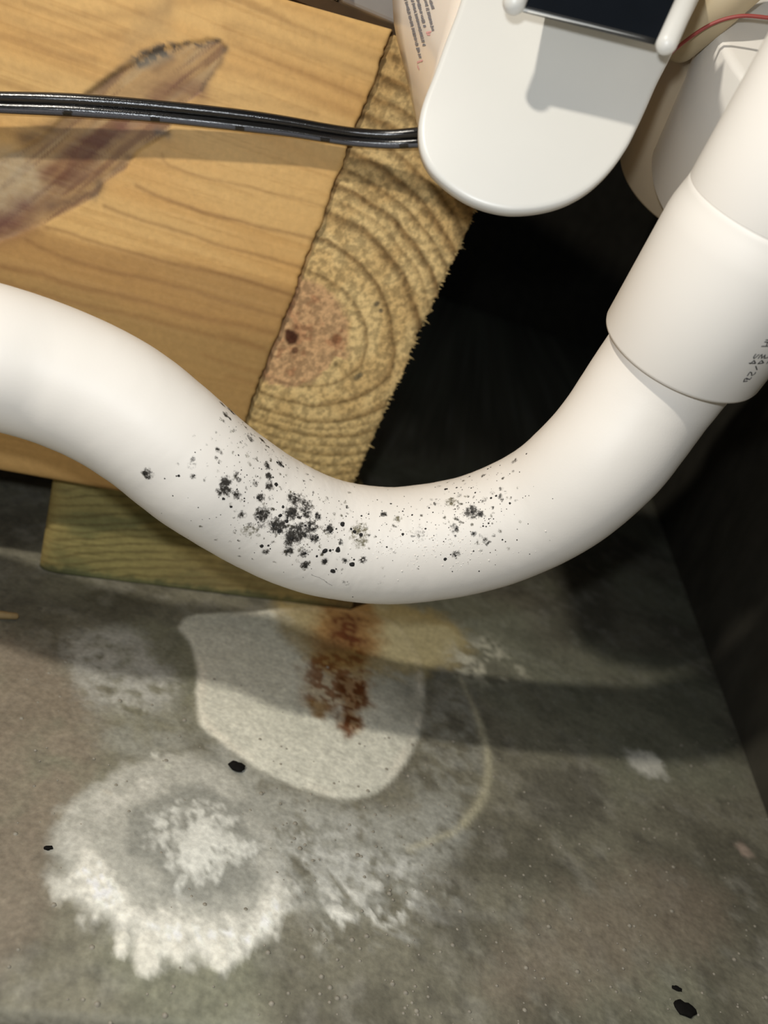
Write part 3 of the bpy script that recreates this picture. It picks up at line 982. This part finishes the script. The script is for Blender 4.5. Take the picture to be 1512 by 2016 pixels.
D(c6, [(410, 150, 20), (385, 135, 13), (435, 167, 14), (455, 157, 8), (430, 522, 15), (530, 412, 10), (545, 440, 9), (405, 605, 20), (460, 650, 22), (470, 625, 12),
       (350, 690, 17), (400, 740, 24), (510, 800, 22), (560, 615, 8), (590, 612, 8), (625, 600, 8), (648, 575, 10), (725, 590, 14), (755, 620, 11), (625, 765, 11),
       (630, 690, 12), (690, 810, 16), (735, 790, 14), (660, 690, 14), (700, 720, 12), (625, 932, 13), (630, 1040, 18), (725, 958, 13), (797, 915, 29), (845, 905, 15),
       (868, 900, 8), (915, 900, 27), (800, 1000, 20), (870, 1085, 29), (895, 1068, 10), (902, 715, 10), (955, 675, 24), (830, 705, 15), (850, 745, 16), (1028, 720, 14),
       (1060, 745, 18), (1115, 768, 19), (975, 990, 12), (1055, 985, 11), (1040, 1030, 29), (1132, 992, 10), (985, 605, 8), (1120, 605, 10), (1180, 585, 9), (1480, 765, 15),
       (1340, 873, 10), (1045, 1312, 9), (920, 475, 6), (1255, 462, 7), (1380, 495, 7), (1300, 560, 7), (1480, 565, 8), (505, 580, 14), (530, 560, 12), (470, 905, 12),
       (990, 535, 8), (1305, 585, 9), (1330, 595, 9), (1035, 968, 6)])
F(c7, [(75, 680, 28, .7), (320, 870, 20, .5), (380, 840, 74, .32), (515, 590, 24, .5), (560, 595, 22, .42), (545, 435, 30, .45), (480, 545, 22, .32), (730, 515, 26, .5),
       (780, 412, 18, .5), (940, 340, 27, .65), (1215, 210, 34, .75), (1115, 360, 18, .6), (1095, 450, 22, .5), (1090, 520, 27, .65), (1105, 550, 18, .6), (1025, 622, 20, .6),
       (945, 550, 34, .45), (1020, 490, 28, .35), (1135, 485, 18, .42), (835, 655, 64, .85), (910, 672, 36, .95), (755, 680, 16, .6), (670, 775, 30, .5), (708, 797, 24, .7),
       (680, 835, 18, .6), (700, 870, 16, .6), (730, 730, 20, .32), (855, 850, 27, .85), (925, 890, 48, .38), (1030, 860, 18, .6), (970, 940, 20, .7), (1000, 920, 16, .7),
       (922, 995, 18, .6), (705, 1030, 42, .72), (175, 655, 20, .32), (150, 800, 48, .22), (620, 400, 22, .4)])
F(c7, [(190, 720, 38, .45), (655, 570, 52, .65), (785, 515, 24, .4), (60, 1140, 22, .25), (850, 700, 30, .3)], 0.7)
D(c7, [(130, 583, 10), (187, 610, 6), (237, 653, 9), (320, 685, 10), (437, 805, 10), (465, 625, 9), (500, 662, 8), (607, 460, 16), (705, 447, 11), (690, 493, 8), (755, 462, 7),
       (837, 448, 9), (870, 487, 10), (820, 347, 12), (980, 280, 12), (1005, 268, 10), (1090, 250, 8), (1325, 148, 10), (1255, 306, 7), (1170, 323, 7), (1050, 515, 12),
       (1012, 538, 12), (1170, 580, 12), (838, 658, 12), (910, 672, 12), (690, 635, 8), (862, 577, 7), (985, 755, 10), (1032, 720, 7), (990, 720, 8), (940, 780, 10),
       (965, 785, 8), (1112, 900, 9), (1130, 918, 8), (1235, 903, 8), (853, 1000, 10), (655, 1030, 8), (610, 1072, 18), (700, 1040, 10), (905, 1175, 8), (670, 1178, 7),
       (1345, 1030, 6), (590, 920, 7), (1050, 990, 6), (708, 797, 9), (855, 852, 9), (250, 520, 7), (620, 455, 12)])
rng = np.random.default_rng(11)
# fine peppering that follows the densest areas
for (cx_, cy_, sx, sy, n) in ((560, 1010, 70, 60, 110), (520, 880, 50, 45, 70), (930, 1000, 65, 45, 110), (690, 1060, 60, 40, 50), (820, 1010, 60, 40, 45), (480, 960, 60, 40, 40), (590, 1040, 50, 35, 100), (490, 830, 25, 30, 40)):
    for k in range(n):
        dots.append((rng.normal(cx_, sx), rng.normal(cy_, sy), rng.uniform(0.6, 1.4)))
    for k in range(n // 2):
        blobs.append((rng.normal(cx_, sx), rng.normal(cy_, sy), rng.uniform(2, 5), rng.uniform(0.3, 0.65), rng.uniform(0, 0.5)))

mold = np.zeros(PV.shape[:2])
yell = np.zeros(PV.shape[:2])
i_lo, i_hi = np.searchsorted(ds, d_in - 0.004), np.searchsorted(ds, d_out + 0.004)
subP, subX, subF = PV[i_lo:i_hi, :330], PXV[i_lo:i_hi, :330], facing[i_lo:i_hi, :330]
subD = Dm[i_lo:i_hi, :330]


def locate(px, py):
    d2 = (subX[..., 0] - px) ** 2 + (subX[..., 1] - py) ** 2
    d2 = np.where(subF, d2, 1e9)
    k = np.unravel_index(np.argmin(d2), d2.shape)
    return k, d2[k]


for px, py, r, d, ye in blobs:
    k, e = locate(px, py)
    if e > 30:
        continue
    z = (subP[k] - CAM) @ FWD
    rr = r * z / FPX * 1.12
    w_ = int(rr * 2.2 / 0.00022) + 6
    ia, ib = max(0, k[0] - w_), min(subP.shape[0], k[0] + w_)
    dist = np.linalg.norm(subP[ia:ib] - subP[k], axis=-1) / rr
    f_ = d * (1 - sstep(0.25, 1.35, dist))
    m_ = mold[i_lo + ia:i_lo + ib, :330]
    y_ = yell[i_lo + ia:i_lo + ib, :330]
    upd = f_ > 0.01
    y_[upd] = np.where(f_ > m_, ye, y_)[upd]
    m_[:] = 1 - (1 - np.clip(m_, 0, 1)) * (1 - np.clip(f_, 0, 1) * 0.98)
# the fine hairline mark below the densest patch
hl = [(460 + x / 4.447, 880 + y / 4.447) for x, y in ((680, 1118), (740, 1140), (790, 1165), (820, 1190), (860, 1212))]
for a, b in zip(hl[:-1], hl[1:]):
    for t in np.linspace(0, 1, 12):
        dots.append((a[0] + (b[0] - a[0]) * t, a[1] + (b[1] - a[1]) * t, 0.75))

drain_org = cp0 - AX * 0.02
drain = thing('drain_pipe', drain_org, 'white plastic drain pipe with a U bend dotted with black mold and a coupling', 'pipe')
FA = grid_faces(len(pth), len(ang), True)
bent = mesh_obj('bent_pipe', PV, FA, M_pipe, drain, attrs={'mold': mold, 'yellow': yell},
                label='bent white pipe length speckled with black mold')
# raised colonies
dv, df = [], []
NS = 9
for px, py, r in dots:
    k, e = locate(px, py)
    if e > 16:
        continue
    p = subP[k]
    n = subD[k]
    z = (p - CAM) @ FWD
    rr = r * z / FPX
    t1 = nrm(np.cross(n, [0.2, 0.5, 0.8]))
    t2 = np.cross(n, t1)
    b0 = len(dv)
    ph = rng.random() * 6.28
    jit = rng.uniform(0.75, 1.2, NS)
    for (rf, hf) in ((1.0, -0.10), (0.7, 0.16), (0.0, 0.26)):
        if rf == 0:
            dv.append(p + n * rr * hf)
        else:
            for q in range(NS):
                a = ph + q * 2 * math.pi / NS
                dv.append(p + (t1 * math.cos(a) + t2 * math.sin(a)) * rr * rf * jit[q] + n * (rr * hf))
    for q in range(NS):
        q2 = (q + 1) % NS
        df.append((b0 + q, b0 + q2, b0 + NS + q2, b0 + NS + q))
        df.append((b0 + NS + q, b0 + NS + q2, b0 + 2 * NS))
mesh_obj('mold_colonies', dv, df, M_mold, bent, kind='stuff')

# condensation beads on the damp side of the bend
wv_, wf_ = [], []
for q in range(190):
    k, e = locate(rng.normal(830, 70), rng.normal(1078, 20))
    if e > 16:
        continue
    p, n = subP[k], subD[k]
    rr = rng.choice([0.00010, 0.00015, 0.00022], p=[.5, .35, .15])
    t1 = nrm(np.cross(n, [0.2, 0.5, 0.8]))
    t2 = np.cross(n, t1)
    b0 = len(wv_)
    for rf, hf in ((1.0, -0.1), (0.8, 0.45), (0.45, 0.75)):
        for m in range(8):
            a = m * math.pi / 4
            wv_.append(p + (t1 * math.cos(a) + t2 * math.sin(a)) * rr * rf + n * rr * hf)
    wv_.append(p + n * rr * 0.86)
    for lv in (0, 8):
        for m in range(8):
            m2 = (m + 1) % 8
            wf_.append((b0 + lv + m, b0 + lv + m2, b0 + lv + 8 + m2, b0 + lv + 8 + m))
    for m in range(8):
        wf_.append((b0 + 16 + m, b0 + 16 + (m + 1) % 8, b0 + 24))
M_bead = material('water_beads', (0.80, 0.755, 0.69), 0.06, spec=0.9)
mesh_obj('water_beads', wv_, wf_, M_bead, bent, kind='stuff')

# coupling and the tee body above it
RC_ = RC * 0.945
_n = nrm(np.cross(AX, [0.3, 0.9, 0.1]))
_b = np.cross(AX, _n)
_a = np.linspace(0, 2 * np.pi, 180)
_ring = (np.cos(_a)[:, None] * _n + np.sin(_a)[:, None] * _b) * RC_


def seam_y(h):                      # height in the frame of the left silhouette at distance h along the fitting
    q = project(cp0 + AX * h + _ring)
    return q[np.argmax(q @ np.array([-0.86, -0.51]))][1]


L1 = min(np.arange(0.015, 0.045, 0.0003), key=lambda h: abs(seam_y(h) - 335))
vv, ff = lathe(cp0, AX, [(0.010, R_PIPE + 0.0002), (0.0004, R_PIPE + 0.0003), (0.0, R_PIPE + 0.0007), (0.0, RC - 0.0007), (0.0002, RC - 0.0002), (0.0008, RC),
                         (L1 - 0.0062, RC), (L1 - 0.0045, RC * 0.992), (L1 - 0.0022, RC * 0.966), (L1 - 0.0009, RC * 0.949), (L1 - 0.00015, RC * 0.945), (L1, RC * 0.937)], 160)
coupling = mesh_obj('coupling', vv, ff, M_pvc, drain)
vv, ff = lathe(cp0, AX, [(L1 - 0.0002, RC * 0.925), (L1 + 0.00005, RC * 0.942), (L1 + 0.0002, RC * 0.9445), (L1 + 0.010, RC * 0.9445), (L1 + 0.075, RC * 0.9445), (L1 + 0.075, R_PIPE)], 160)
tee = mesh_obj('riser', vv, ff, M_pvc, drain)


def cyl_hit(px, o, ax, r):
    d = ray(px)
    m = CAM - o
    dp, mp = d - ax * (d @ ax), m - ax * (m @ ax)
    a, b, c = dp @ dp, 2 * dp @ mp, mp @ mp - r * r
    q = b * b - 4 * a * c
    if q < 0:
        return None
    s = (-b - math.sqrt(q)) / (2 * a)
    p = CAM + d * s
    n = nrm((p - o) - ax * ((p - o) @ ax))
    return p + n * 0.00006, n


def ribbons(strokes, hit, wpx):
    rv, rf = [], []
    for st in strokes:
        pts = []
        for a, b in zip(st[:-1], st[1:]):
            k = max(2, int(math.dist(a, b) / 2))
            pts += [(a[0] + (b[0] - a[0]) * t / k, a[1] + (b[1] - a[1]) * t / k) for t in range(k)]
        pts.append(st[-1])
        hp = [h for h in (hit(p) for p in pts) if h is not None]
        if len(hp) < 2:
            continue
        b0 = len(rv)
        for i, (p, n) in enumerate(hp):
            t = nrm(hp[min(i + 1, len(hp) - 1)][0] - hp[max(i - 1, 0)][0])
            s = np.cross(n, t) * (wpx * 0.5 * ((p - CAM) @ FWD) / FPX)
            rv += [p - s, p + s]
        for i in range(len(hp) - 1):
            rf.append((b0 + 2 * i, b0 + 2 * i + 1, b0 + 2 * i + 3, b0 + 2 * i + 2))
    return rv, rf


def tr(l, o, s):
    return [[(o[0] + x / s, o[1] + y / s) for x, y in st] for st in l]


ink = tr([[(930, 940), (1100, 950)], [(960, 965), (1060, 870), (1100, 950)], [(1150, 960), (1250, 870), (1300, 940), (1150, 955)], [(1370, 960), (1420, 880), (1500, 900)],
          [(1100, 1010), (1135, 1110)], [(890, 1260), (960, 1160), (1000, 1180), (1000, 1250), (1080, 1210), (1100, 1160)],
          [(900, 1385), (800, 1400), (830, 1330), (880, 1310), (890, 1345), (860, 1350)], [(890, 1330), (960, 1345), (1000, 1290)],
          [(1110, 710), (1050, 790), (1060, 830), (1110, 790), (1190, 720)], [(1160, 830), (1210, 760), (1260, 720), (1240, 830), (1290, 780), (1340, 730), (1310, 820), (1400, 805), (1440, 740)],
          [(1240, 525), (1480, 520)], [(1320, 415), (1480, 425)], [(1350, 365), (1480, 378)], [(1370, 510), (1395, 430)]], (1400, 640), 12.6)
rv, rf = ribbons(ink, lambda p: cyl_hit(p, cp0, AX, RC), 2.4)
mesh_obj('printed_numbers', rv, rf, M_ink, coupling, smooth=False)

# ------------------------------------------------------------------ the larger fitting behind
RB = 0.034
bp = cone_point((1322, 225), (1792, 527), RB)
_v = nrm(CAM - bp)
_e = nrm(RIGHT * 0.548 + UP * 0.836)
_e = nrm(_e - _v * (_e @ _v))
BX = _e * math.cos(math.radians(36)) + _v * math.sin(math.radians(36))
fit = thing('pipe_fitting', bp, 'larger white plastic pipe fitting standing behind the coupling at the right edge', 'pipe fitting')
vv, ff = lathe(bp, BX, [(0.012, RB - 0.006), (0.0, RB - 0.006), (0.0, RB - 0.001), (0.0003, RB - 0.0003), (0.001, RB), (0.036, RB), (0.0368, RB - 0.0005), (0.0370, RB - 0.002), (0.0370, 0.018)], 160)
mesh_obj('socket', vv, ff, M_pvc_old, fit)
vv, ff = lathe(bp, BX, [(0.0, 0.0165), (0.10, 0.0165), (0.10, 0.0135), (0.01, 0.0135)], 96)
mesh_obj('pipe_end', vv, ff, M_pvc_old, fit)
bq = cone_point((1250, 215), (1620, 450), 0.030)  # collar added at the left to carry the plate's shadow as brown
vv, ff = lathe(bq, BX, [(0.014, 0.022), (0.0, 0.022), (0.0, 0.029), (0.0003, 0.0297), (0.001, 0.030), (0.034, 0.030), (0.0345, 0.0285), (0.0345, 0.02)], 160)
mesh_obj('shade_collar', vv, ff, M_shade_collar, fit, label='collar behind the white socket, coloured brown as shade from the housing plate')

# ------------------------------------------------------------------ switch housing
Z_PL = 0.134
PLN = nrm(-FWD * 0.985 + RIGHT * 0.02 + UP * 0.05)          # faces the camera
PLP = at((1050, 250), Z_PL)
outline = [(925, -60), (907, 0), (896, 32), (877, 81), (856, 140), (837, 188), (827, 224), (824, 258), (829, 295), (846, 330), (877, 361), (915, 387), (952, 403),
           (990, 412), (1022, 414), (1065, 410), (1108, 399), (1146, 381), (1179, 357), (1210, 325), (1237, 287), (1256, 250), (1275, 209), (1296, 161), (1318, 118),
           (1339, 75), (1361, 32), (1377, 0), (1405, -60)]
oo = [np.array(p, float) for p in outline]
prof = [p for p in spline(oo, 4)]
pl = np.array([on_plane(p, PLP, PLN) for p in prof])
housing = thing('switch_housing', PLP, 'white plastic switch housing with a rounded lower face and black window above the drain', 'switch housing')
cen = pl.mean(0)


def ring_solid(front, offs):         # loops pushed back along -normal with inset, capped in front and behind
    n = len(front)
    vs, fs = [], []
    for inset, back in offs:
        for i, p in enumerate(front):
            t = front[min(i + 1, n - 1)] - front[max(i - 1, 0)]
            inn = nrm(np.cross(PLN, t))
            if inn @ (cen - p) < 0:
                inn = -inn
            vs.append(p + inn * inset - PLN * back)
    for k in range(len(offs) - 1):
        for i in range(n):
            j = (i + 1) % n
            fs.append((k * n + i, k * n + j, (k + 1) * n + j, (k + 1) * n + i))
    fs.append(tuple(range(n))[::-1])
    fs.append(tuple((len(offs) - 1) * n + i for i in range(n)))
    return vs, fs


vs, fs = ring_solid(pl, [(0.0011, 0.0), (0.0005, 0.00012), (0.00015, 0.0004), (0.0, 0.0009), (0.0, 0.0025), (0.0008, 0.0032)])
plate = mesh_obj('face_plate', vs, fs, M_plate, housing)
# body behind the plate
backpx = [(765, -60), (772, -5), (776, 50), (787, 100), (800, 150), (811, 200), (822, 250), (832, 285), (850, 315), (880, 340), (915, 360), (950, 372), (990, 380),
          (1022, 382), (1065, 378), (1108, 366), (1146, 350), (1175, 325), (1200, 295), (1220, 262), (1236, 228), (1252, 190), (1270, 145), (1290, 105), (1308, 68),
          (1325, 35), (1340, 5), (1352, -25), (1365, -60)]
bk = np.array([on_plane(p, PLP - PLN * 0.034, PLN) for p in spline([np.array(p, float) for p in backpx], 4)])
fr = pl - PLN * 0.0028
frn = []
n_ = len(fr)
for i, p in enumerate(fr):
    t = fr[min(i + 1, n_ - 1)] - fr[max(i - 1, 0)]
    inn = nrm(np.cross(PLN, t))
    if inn @ (cen - p) < 0:
        inn = -inn
    frn.append(p + inn * 0.0006)
frn = np.array(frn)
lay = [frn * (1 - t) + bk * t for t in np.linspace(0, 1, 7)]
lay.append(bk + (bk.mean(0) - bk) * 0.04 - PLN * 0.001)
bv = np.vstack(lay)
bf = []
for k in range(len(lay) - 1):
    for i in range(n_):
        j = (i + 1) % n_
        bf.append((k * n_ + i, k * n_ + j, (k + 1) * n_ + j, (k + 1) * n_ + i))
bf.append(tuple(range(n_))[::-1])
bf.append(tuple((len(lay) - 1) * n_ + i for i in range(n_)))
body = mesh_obj('housing_body', bv, bf, M_body, housing, label='translucent side of the housing with printed lines')
bvh = BVHTree.FromPolygons([Vector(v) for v in bv], bf)


def body_hit(px):
    h = bvh.ray_cast(Vector(CAM), Vector(nrm(ray(px))))
    if h[0] is None:
        return None
    n = np.array(h[1])
    if n @ (CAM - np.array(h[0])) < 0:
        n = -n
    return np.array(h[0]) + n * 0.00008, n


rows = [((198, 0), (345, 590)), ((262, 0), (385, 470)), ((318, 0), (392, 290)), ((392, 0), (472, 320)), ((440, 0), (478, 110))]
st, red = [], []
for (a, b) in rows:
    L_ = math.dist(a, b)
    dx_, dy_ = (b[0] - a[0]) / L_, (b[1] - a[1]) / L_
    k = 0.0
    while k < L_ - 14:
        x, y = a[0] + dx_ * k, a[1] + dy_ * k
        h_, sk = rng.uniform(10, 17), rng.uniform(-6, 6)
        st.append([(760 + (x + dy_ * h_ + dx_ * sk) / 5.04, (y - dx_ * h_ + dy_ * sk) / 5.04), (760 + (x - dy_ * h_) / 5.04, (y + dx_ * h_) / 5.04)])
        if rng.random() < 0.6:
            sd = rng.choice([-1, 0, 1]) * h_ * 0.8
            st.append([(760 + (x + dy_ * sd) / 5.04, (y - dx_ * sd) / 5.04), (760 + (x + dy_ * sd + dx_ * 12) / 5.04, (y - dx_ * sd + dy_ * 12) / 5.04)])
        k += rng.choice([13.0, 16.0, 26.0], p=[.5, .38, .12])
for p, q in (((400, 325), (450, 315)), ((410, 340), (440, 345)), ((310, 620), (365, 600)), ((312, 650), (330, 690))):
    red.append([(760 + p[0] / 5.04, p[1] / 5.04), (760 + q[0] / 5.04, q[1] / 5.04)])
rv, rf = ribbons(st, body_hit, 1.9)
if rv:
    mesh_obj('printed_lines', rv, rf, M_ink_grey, body, smooth=False)
rv, rf = ribbons(red, body_hit, 3.0)
if rv:
    mesh_obj('red_print', rv, rf, M_ink_red, body, smooth=False)

# window box standing proud of the plate
PROUD = 0.0135
WP = PLP + PLN * PROUD


def wpt(px):
    return on_plane(px, WP, PLN)


wl0, wl1, wr0, wr1 = wpt((992, 15)), wpt((1048, -125)), wpt((1296, 84)), wpt((1384, -85))
wv = [wl0, wr0, wr1, wl1]
vs = wv + [on_plane(p, PLP - PLN * 0.0005, PLN) for p in ((1085, -25), (1318, 22), (1384, -60), (1130, -105))]
fs = [(0, 1, 2, 3), (7, 6, 5, 4), (0, 4, 5, 1), (1, 5, 6, 2), (2, 6, 7, 3), (3, 7, 4, 0)]
bevel(mesh_obj('window_frame', vs, fs, M_plate, housing, smooth=False), 0.0004, 2)
k0 = wpt((1031, 16)) + PLN * 0.0001
inner = [k0, wpt((1292, 81)) + PLN * 0.0001, wpt((1368, -75)) + PLN * 0.0001, wpt((1085, -120)) + PLN * 0.0001]
vs = [p + PLN * 0.0004 for p in inner] + [p - PLN * 0.001 for p in inner]
mesh_obj('window', vs, fs, M_black, housing, smooth=False, label='glossy black window panel')


def post(pa, pb, r):
    a, b = wpt(pa) + PLN * 0.0003, wpt(pb) + PLN * 0.0003
    d = nrm(b - a)
    L_ = np.linalg.norm(b - a)
    hs = [(-r * math.cos(t), r * math.sin(t)) for t in np.linspace(0.05, math.pi / 2, 8)]
    prof_ = [a + d * (r + h) for h, _ in hs] + [a + d * L_]
    rad = [q for _, q in hs] + [r]
    vv, ff = tube(prof_, rad, 24)
    return mesh_obj('window_post', vv, ff, M_plate, housing)


post((1004, 27), (1062, -125), 0.0019)
post((1303, 106), (1402, -115), 0.0017)

# ------------------------------------------------------------------ black two-core cable
cab = thing('cable', face_pt(face_st((400, 225))[0], face_st((400, 225))[1], -0.012), 'black twin-core cable with a grey dashed stripe strung in front of the beams', 'cable')
top = [(-160, 176), (-60, 178), (0, 181), (100, 184), (200, 189), (300, 197), (400, 207), (500, 219), (580, 232), (640, 243), (700, 252), (760, 256), (815, 252), (870, 246)]
bot = [(-160, 216), (-60, 219), (0, 222), (133, 227), (220, 233), (305, 240), (400, 250), (490, 260), (570, 269), (640, 280), (700, 288), (770, 292), (828, 290), (870, 289)]
offm = [0.0062, 0.0060, 0.0058, 0.0056, 0.0054, 0.0051, 0.0048, 0.0045, 0.0043, 0.0043, 0.0045, 0.0058, 0.0085, 0.013]
pu, plw = [], []
hw = []
for (a, b, of) in zip(top, bot, offm):
    a, b = np.array(a, float), np.array(b, float)
    d = b - a
    u = on_plane(a + d * 0.25, FP - FN * of, FN)
    l = on_plane(a + d * 0.75, FP - FN * of, FN)
    pu.append(u)
    plw.append(l)
    hw.append(np.linalg.norm(l - u) * 0.54)
gaps = [-35, 133, 305, 472, 640, 795]
for nm, pts, low in (('conductor', pu, False), ('conductor', plw, True)):
    pp = spline(pts, 40)
    rad = np.interp(np.linspace(0, 1, len(pp)), np.linspace(0, 1, len(hw)), hw)
    rad = np.convolve(np.pad(rad, 30, mode='edge'), np.ones(61) / 61, mode='valid') * (1.0)
    ns = 40
    vv, ff = tube(pp, rad, ns)
    vv = np.asarray(vv)
    col = np.broadcast_to([0.006, 0.0055, 0.0055], vv.shape).copy()
    if low:
        q = project(vv)
        ctrp = project(np.repeat(pp, ns, 0))
        nv = (vv - np.repeat(pp, ns, 0)) / np.repeat(rad, ns)[:, None]
        dn = nv @ -UP
        fc = nv @ -FWD
        stripe = (dn > 0.52) & (dn < 0.99) & (fc > -0.05)
        gap = np.zeros(len(vv), bool)
        for g in gaps:
            gap |= np.abs(q[:, 0] - g) < 9
        col[stripe & ~gap] = (0.085, 0.092, 0.115)
    mesh_obj(nm, vv, ff, M_cable, cab, cols=col, label='lower core with a grey dashed stripe' if low else None)

# ------------------------------------------------------------------ cabinet base over the beams, seen along the top edge
cabinet = thing('equipment_cabinet', face_pt(A_top[0] - 0.02, TOPZ + 0.003, 0.01), 'grey sheet metal cabinet base resting above the pine beams at the top', 'cabinet')


def zface(px, off):
    return face_st(px, off)


s_seam = face_st((662, 15), 0.006)[0]
zc = TOPZ + 0.0022
vv, ff = box(face_pt(s_seam + 0.0006, zc, 0.006), FU * 0.03, FN * 0.30, V(0, 0, 0.12))
bevel(mesh_obj('side_panel', vv, ff, M_sheet, cabinet, smooth=False), 0.0008, 2)
vv, ff = box(face_pt(s_seam - 0.25, zc, 0.004), FU * 0.2498, FN * 0.30, V(0, 0, 0.12))
bevel(mesh_obj('front_panel', vv, ff, M_sheet_pale, cabinet, smooth=False), 0.0008, 2)
vv, ff = box(face_pt(s_seam - 0.25, TOPZ - 0.0006, 0.010), FU * 0.279, FN * 0.02, V(0, 0, 0.0030))
mesh_obj('gap_shade_strip', vv, ff, M_gap_shade, cabinet, smooth=False)  # strip added to darken the gap where only shadow lies
tp = [face_pt(s_seam - 0.0022, zc + 0.03, 0.0036), face_pt(s_seam - 0.0012, zc + 0.012, 0.0034), face_pt(s_seam - 0.0014, zc + 0.006, 0.003), face_pt(s_seam - 0.0004, zc + 0.002, 0.0026), face_pt(s_seam - 0.0012, zc - 0.0006, 0.0028)]
vv, ff = tube(spline(tp, 6), np.interp(np.linspace(0, 1, 25), [0, .5, .8, 1], [0.0010, 0.0013, 0.0010, 0.0005]), 12)
mesh_obj('tape_edge', vv, ff, M_tape, cabinet, label='torn white tape at the panel seam')

# ------------------------------------------------------------------ things glimpsed at the upper right
za = 0.150
wrap_pts = [at((1335, 75), za + 0.012), at((1395, 22), za + 0.002), at((1470, -45), za - 0.003), at((1560, -125), za - 0.006)]
vv, ff = tube(spline(wrap_pts, 10), 0.0050, 40)
tan = mesh_obj('wrapped_pipe', np.asarray(vv), ff, M_tan, org=wrap_pts[1], label='tan wrapped pipe crossing behind the housing at the top right', cat='pipe')
wr_pts = [at((1300, 125), 0.152), at((1345, 84), 0.150), at((1400, 48), 0.148), at((1455, 32), 0.146), at((1512, 35), 0.145), at((1580, 45), 0.144)]
vv, ff = tube(spline(wr_pts, 10), 0.00035, 10)
mesh_obj('red_wire', np.asarray(vv), ff, M_red, org=wr_pts[2], label='thin red wire curving across the large pipe fitting', cat='wire')

# ------------------------------------------------------------------ bits lying on the floor
def pebble(name, px, wpx, hpx, rotdeg, height, mat, label, cat):
    o = on_z(px, 0)
    ra = np.linalg.norm(on_z((px[0] + wpx / 2, px[1]), 0) - o)
    rb = np.linalg.norm(on_z((px[0], px[1] + hpx / 2), 0) - o)
    n1, n2 = 14, 8
    vs, fs = [], []
    rg = np.random.default_rng(int(px[0]))
    ja = 1 + rg.normal(0, 0.12, n1)
    e1 = nrm(on_z((px[0] + 10, px[1] + 10 * math.tan(math.radians(rotdeg))), 0) - o)
    e2 = np.array([-e1[1], e1[0], 0])
    for i in range(n2):
        th = math.pi * (i + 0.3) / (n2 - 0.4)
        for j in range(n1):
            ph = 2 * math.pi * j / n1
            k = ja[j] * (1 + rg.normal(0, 0.04))
            vs.append(o + e1 * (ra * math.sin(th) * math.cos(ph) * k) + e2 * (rb * math.sin(th) * math.sin(ph) * k) + V(0, 0, height * 0.45 + height * 0.55 * math.cos(th)))
    fs = [tuple(q) for q in grid_faces(n2, n1, True)]
    fs += [tuple(range(n1))[::-1], tuple((n2 - 1) * n1 + k for k in range(n1))]
    return mesh_obj(name, vs, fs, mat, org=o, label=label, cat=cat)


pebble('stone_chip', (465, 1513), 31, 17, 30, 0.0016, M_dark, 'small black chip on the pale lime ring edge of the floor', 'stone chip')
pebble('stone_chip', (1345, 1988), 38, 28, 10, 0.0014, M_dark, 'black pebble on the bare concrete at the bottom right corner', 'stone chip')
pebble('stone_chip', (95, 1672), 18, 8, 0, 0.0008, M_dark, 'tiny dark chip left of the white lime ring', 'stone chip')
pebble('stone_chip', (1332, 1948), 18, 10, 20, 0.0007, M_dark, 'tiny dark grain just above the black pebble', 'stone chip')
sp0, sp1 = on_z((-40, 1216), 0), on_z((36, 1220), 0)
vv, ff = tube([sp0 + V(0, 0, 0.001), sp0 * 0.5 + sp1 * 0.5 + V(0, 0, 0.0013), sp1 * 0.96 + sp0 * 0.04 + V(0, 0, 0.0011), sp1 + V(0, 0, 0.0008)], [0.0012, 0.0012, 0.0009, 0.0002], 8)
mesh_obj('wood_sliver', np.asarray(vv), ff, M_sliver, org=sp1, label='thin pale wood sliver lying on the concrete at the left edge', cat='wood sliver')
# grit in the slab surface
gv, gf = [], []
rg = np.random.default_rng(21)
for k in range(420):
    px = (rg.uniform(500, 1512), rg.uniform(1450, 2030)) if k < 300 else (rg.uniform(0, 900), rg.uniform(1300, 2030))
    o = on_z(px, 0.0001)
    r = rg.choice([0.00025, 0.0004, 0.0006], p=[.5, .37, .13])
    b0 = len(gv)
    ph = rg.random() * 6
    for rf_, hf in ((1, -0.3), (0.75, 0.35)):
        for q in range(6):
            a = ph + q * math.pi / 3
            gv.append(o + V(math.cos(a) * r * rf_, math.sin(a) * r * rf_ * 0.85, r * hf))
    gv.append(o + V(0, 0, r * 0.55))
    for q in range(6):
        q2 = (q + 1) % 6
        gf.append((b0 + q, b0 + q2, b0 + 6 + q2, b0 + 6 + q))
        gf.append((b0 + 6 + q, b0 + 6 + q2, b0 + 12))
mesh_obj('grit', gv, gf, M_stone, kind='stuff', label='pale grit grains in the concrete surface', cat='grit')
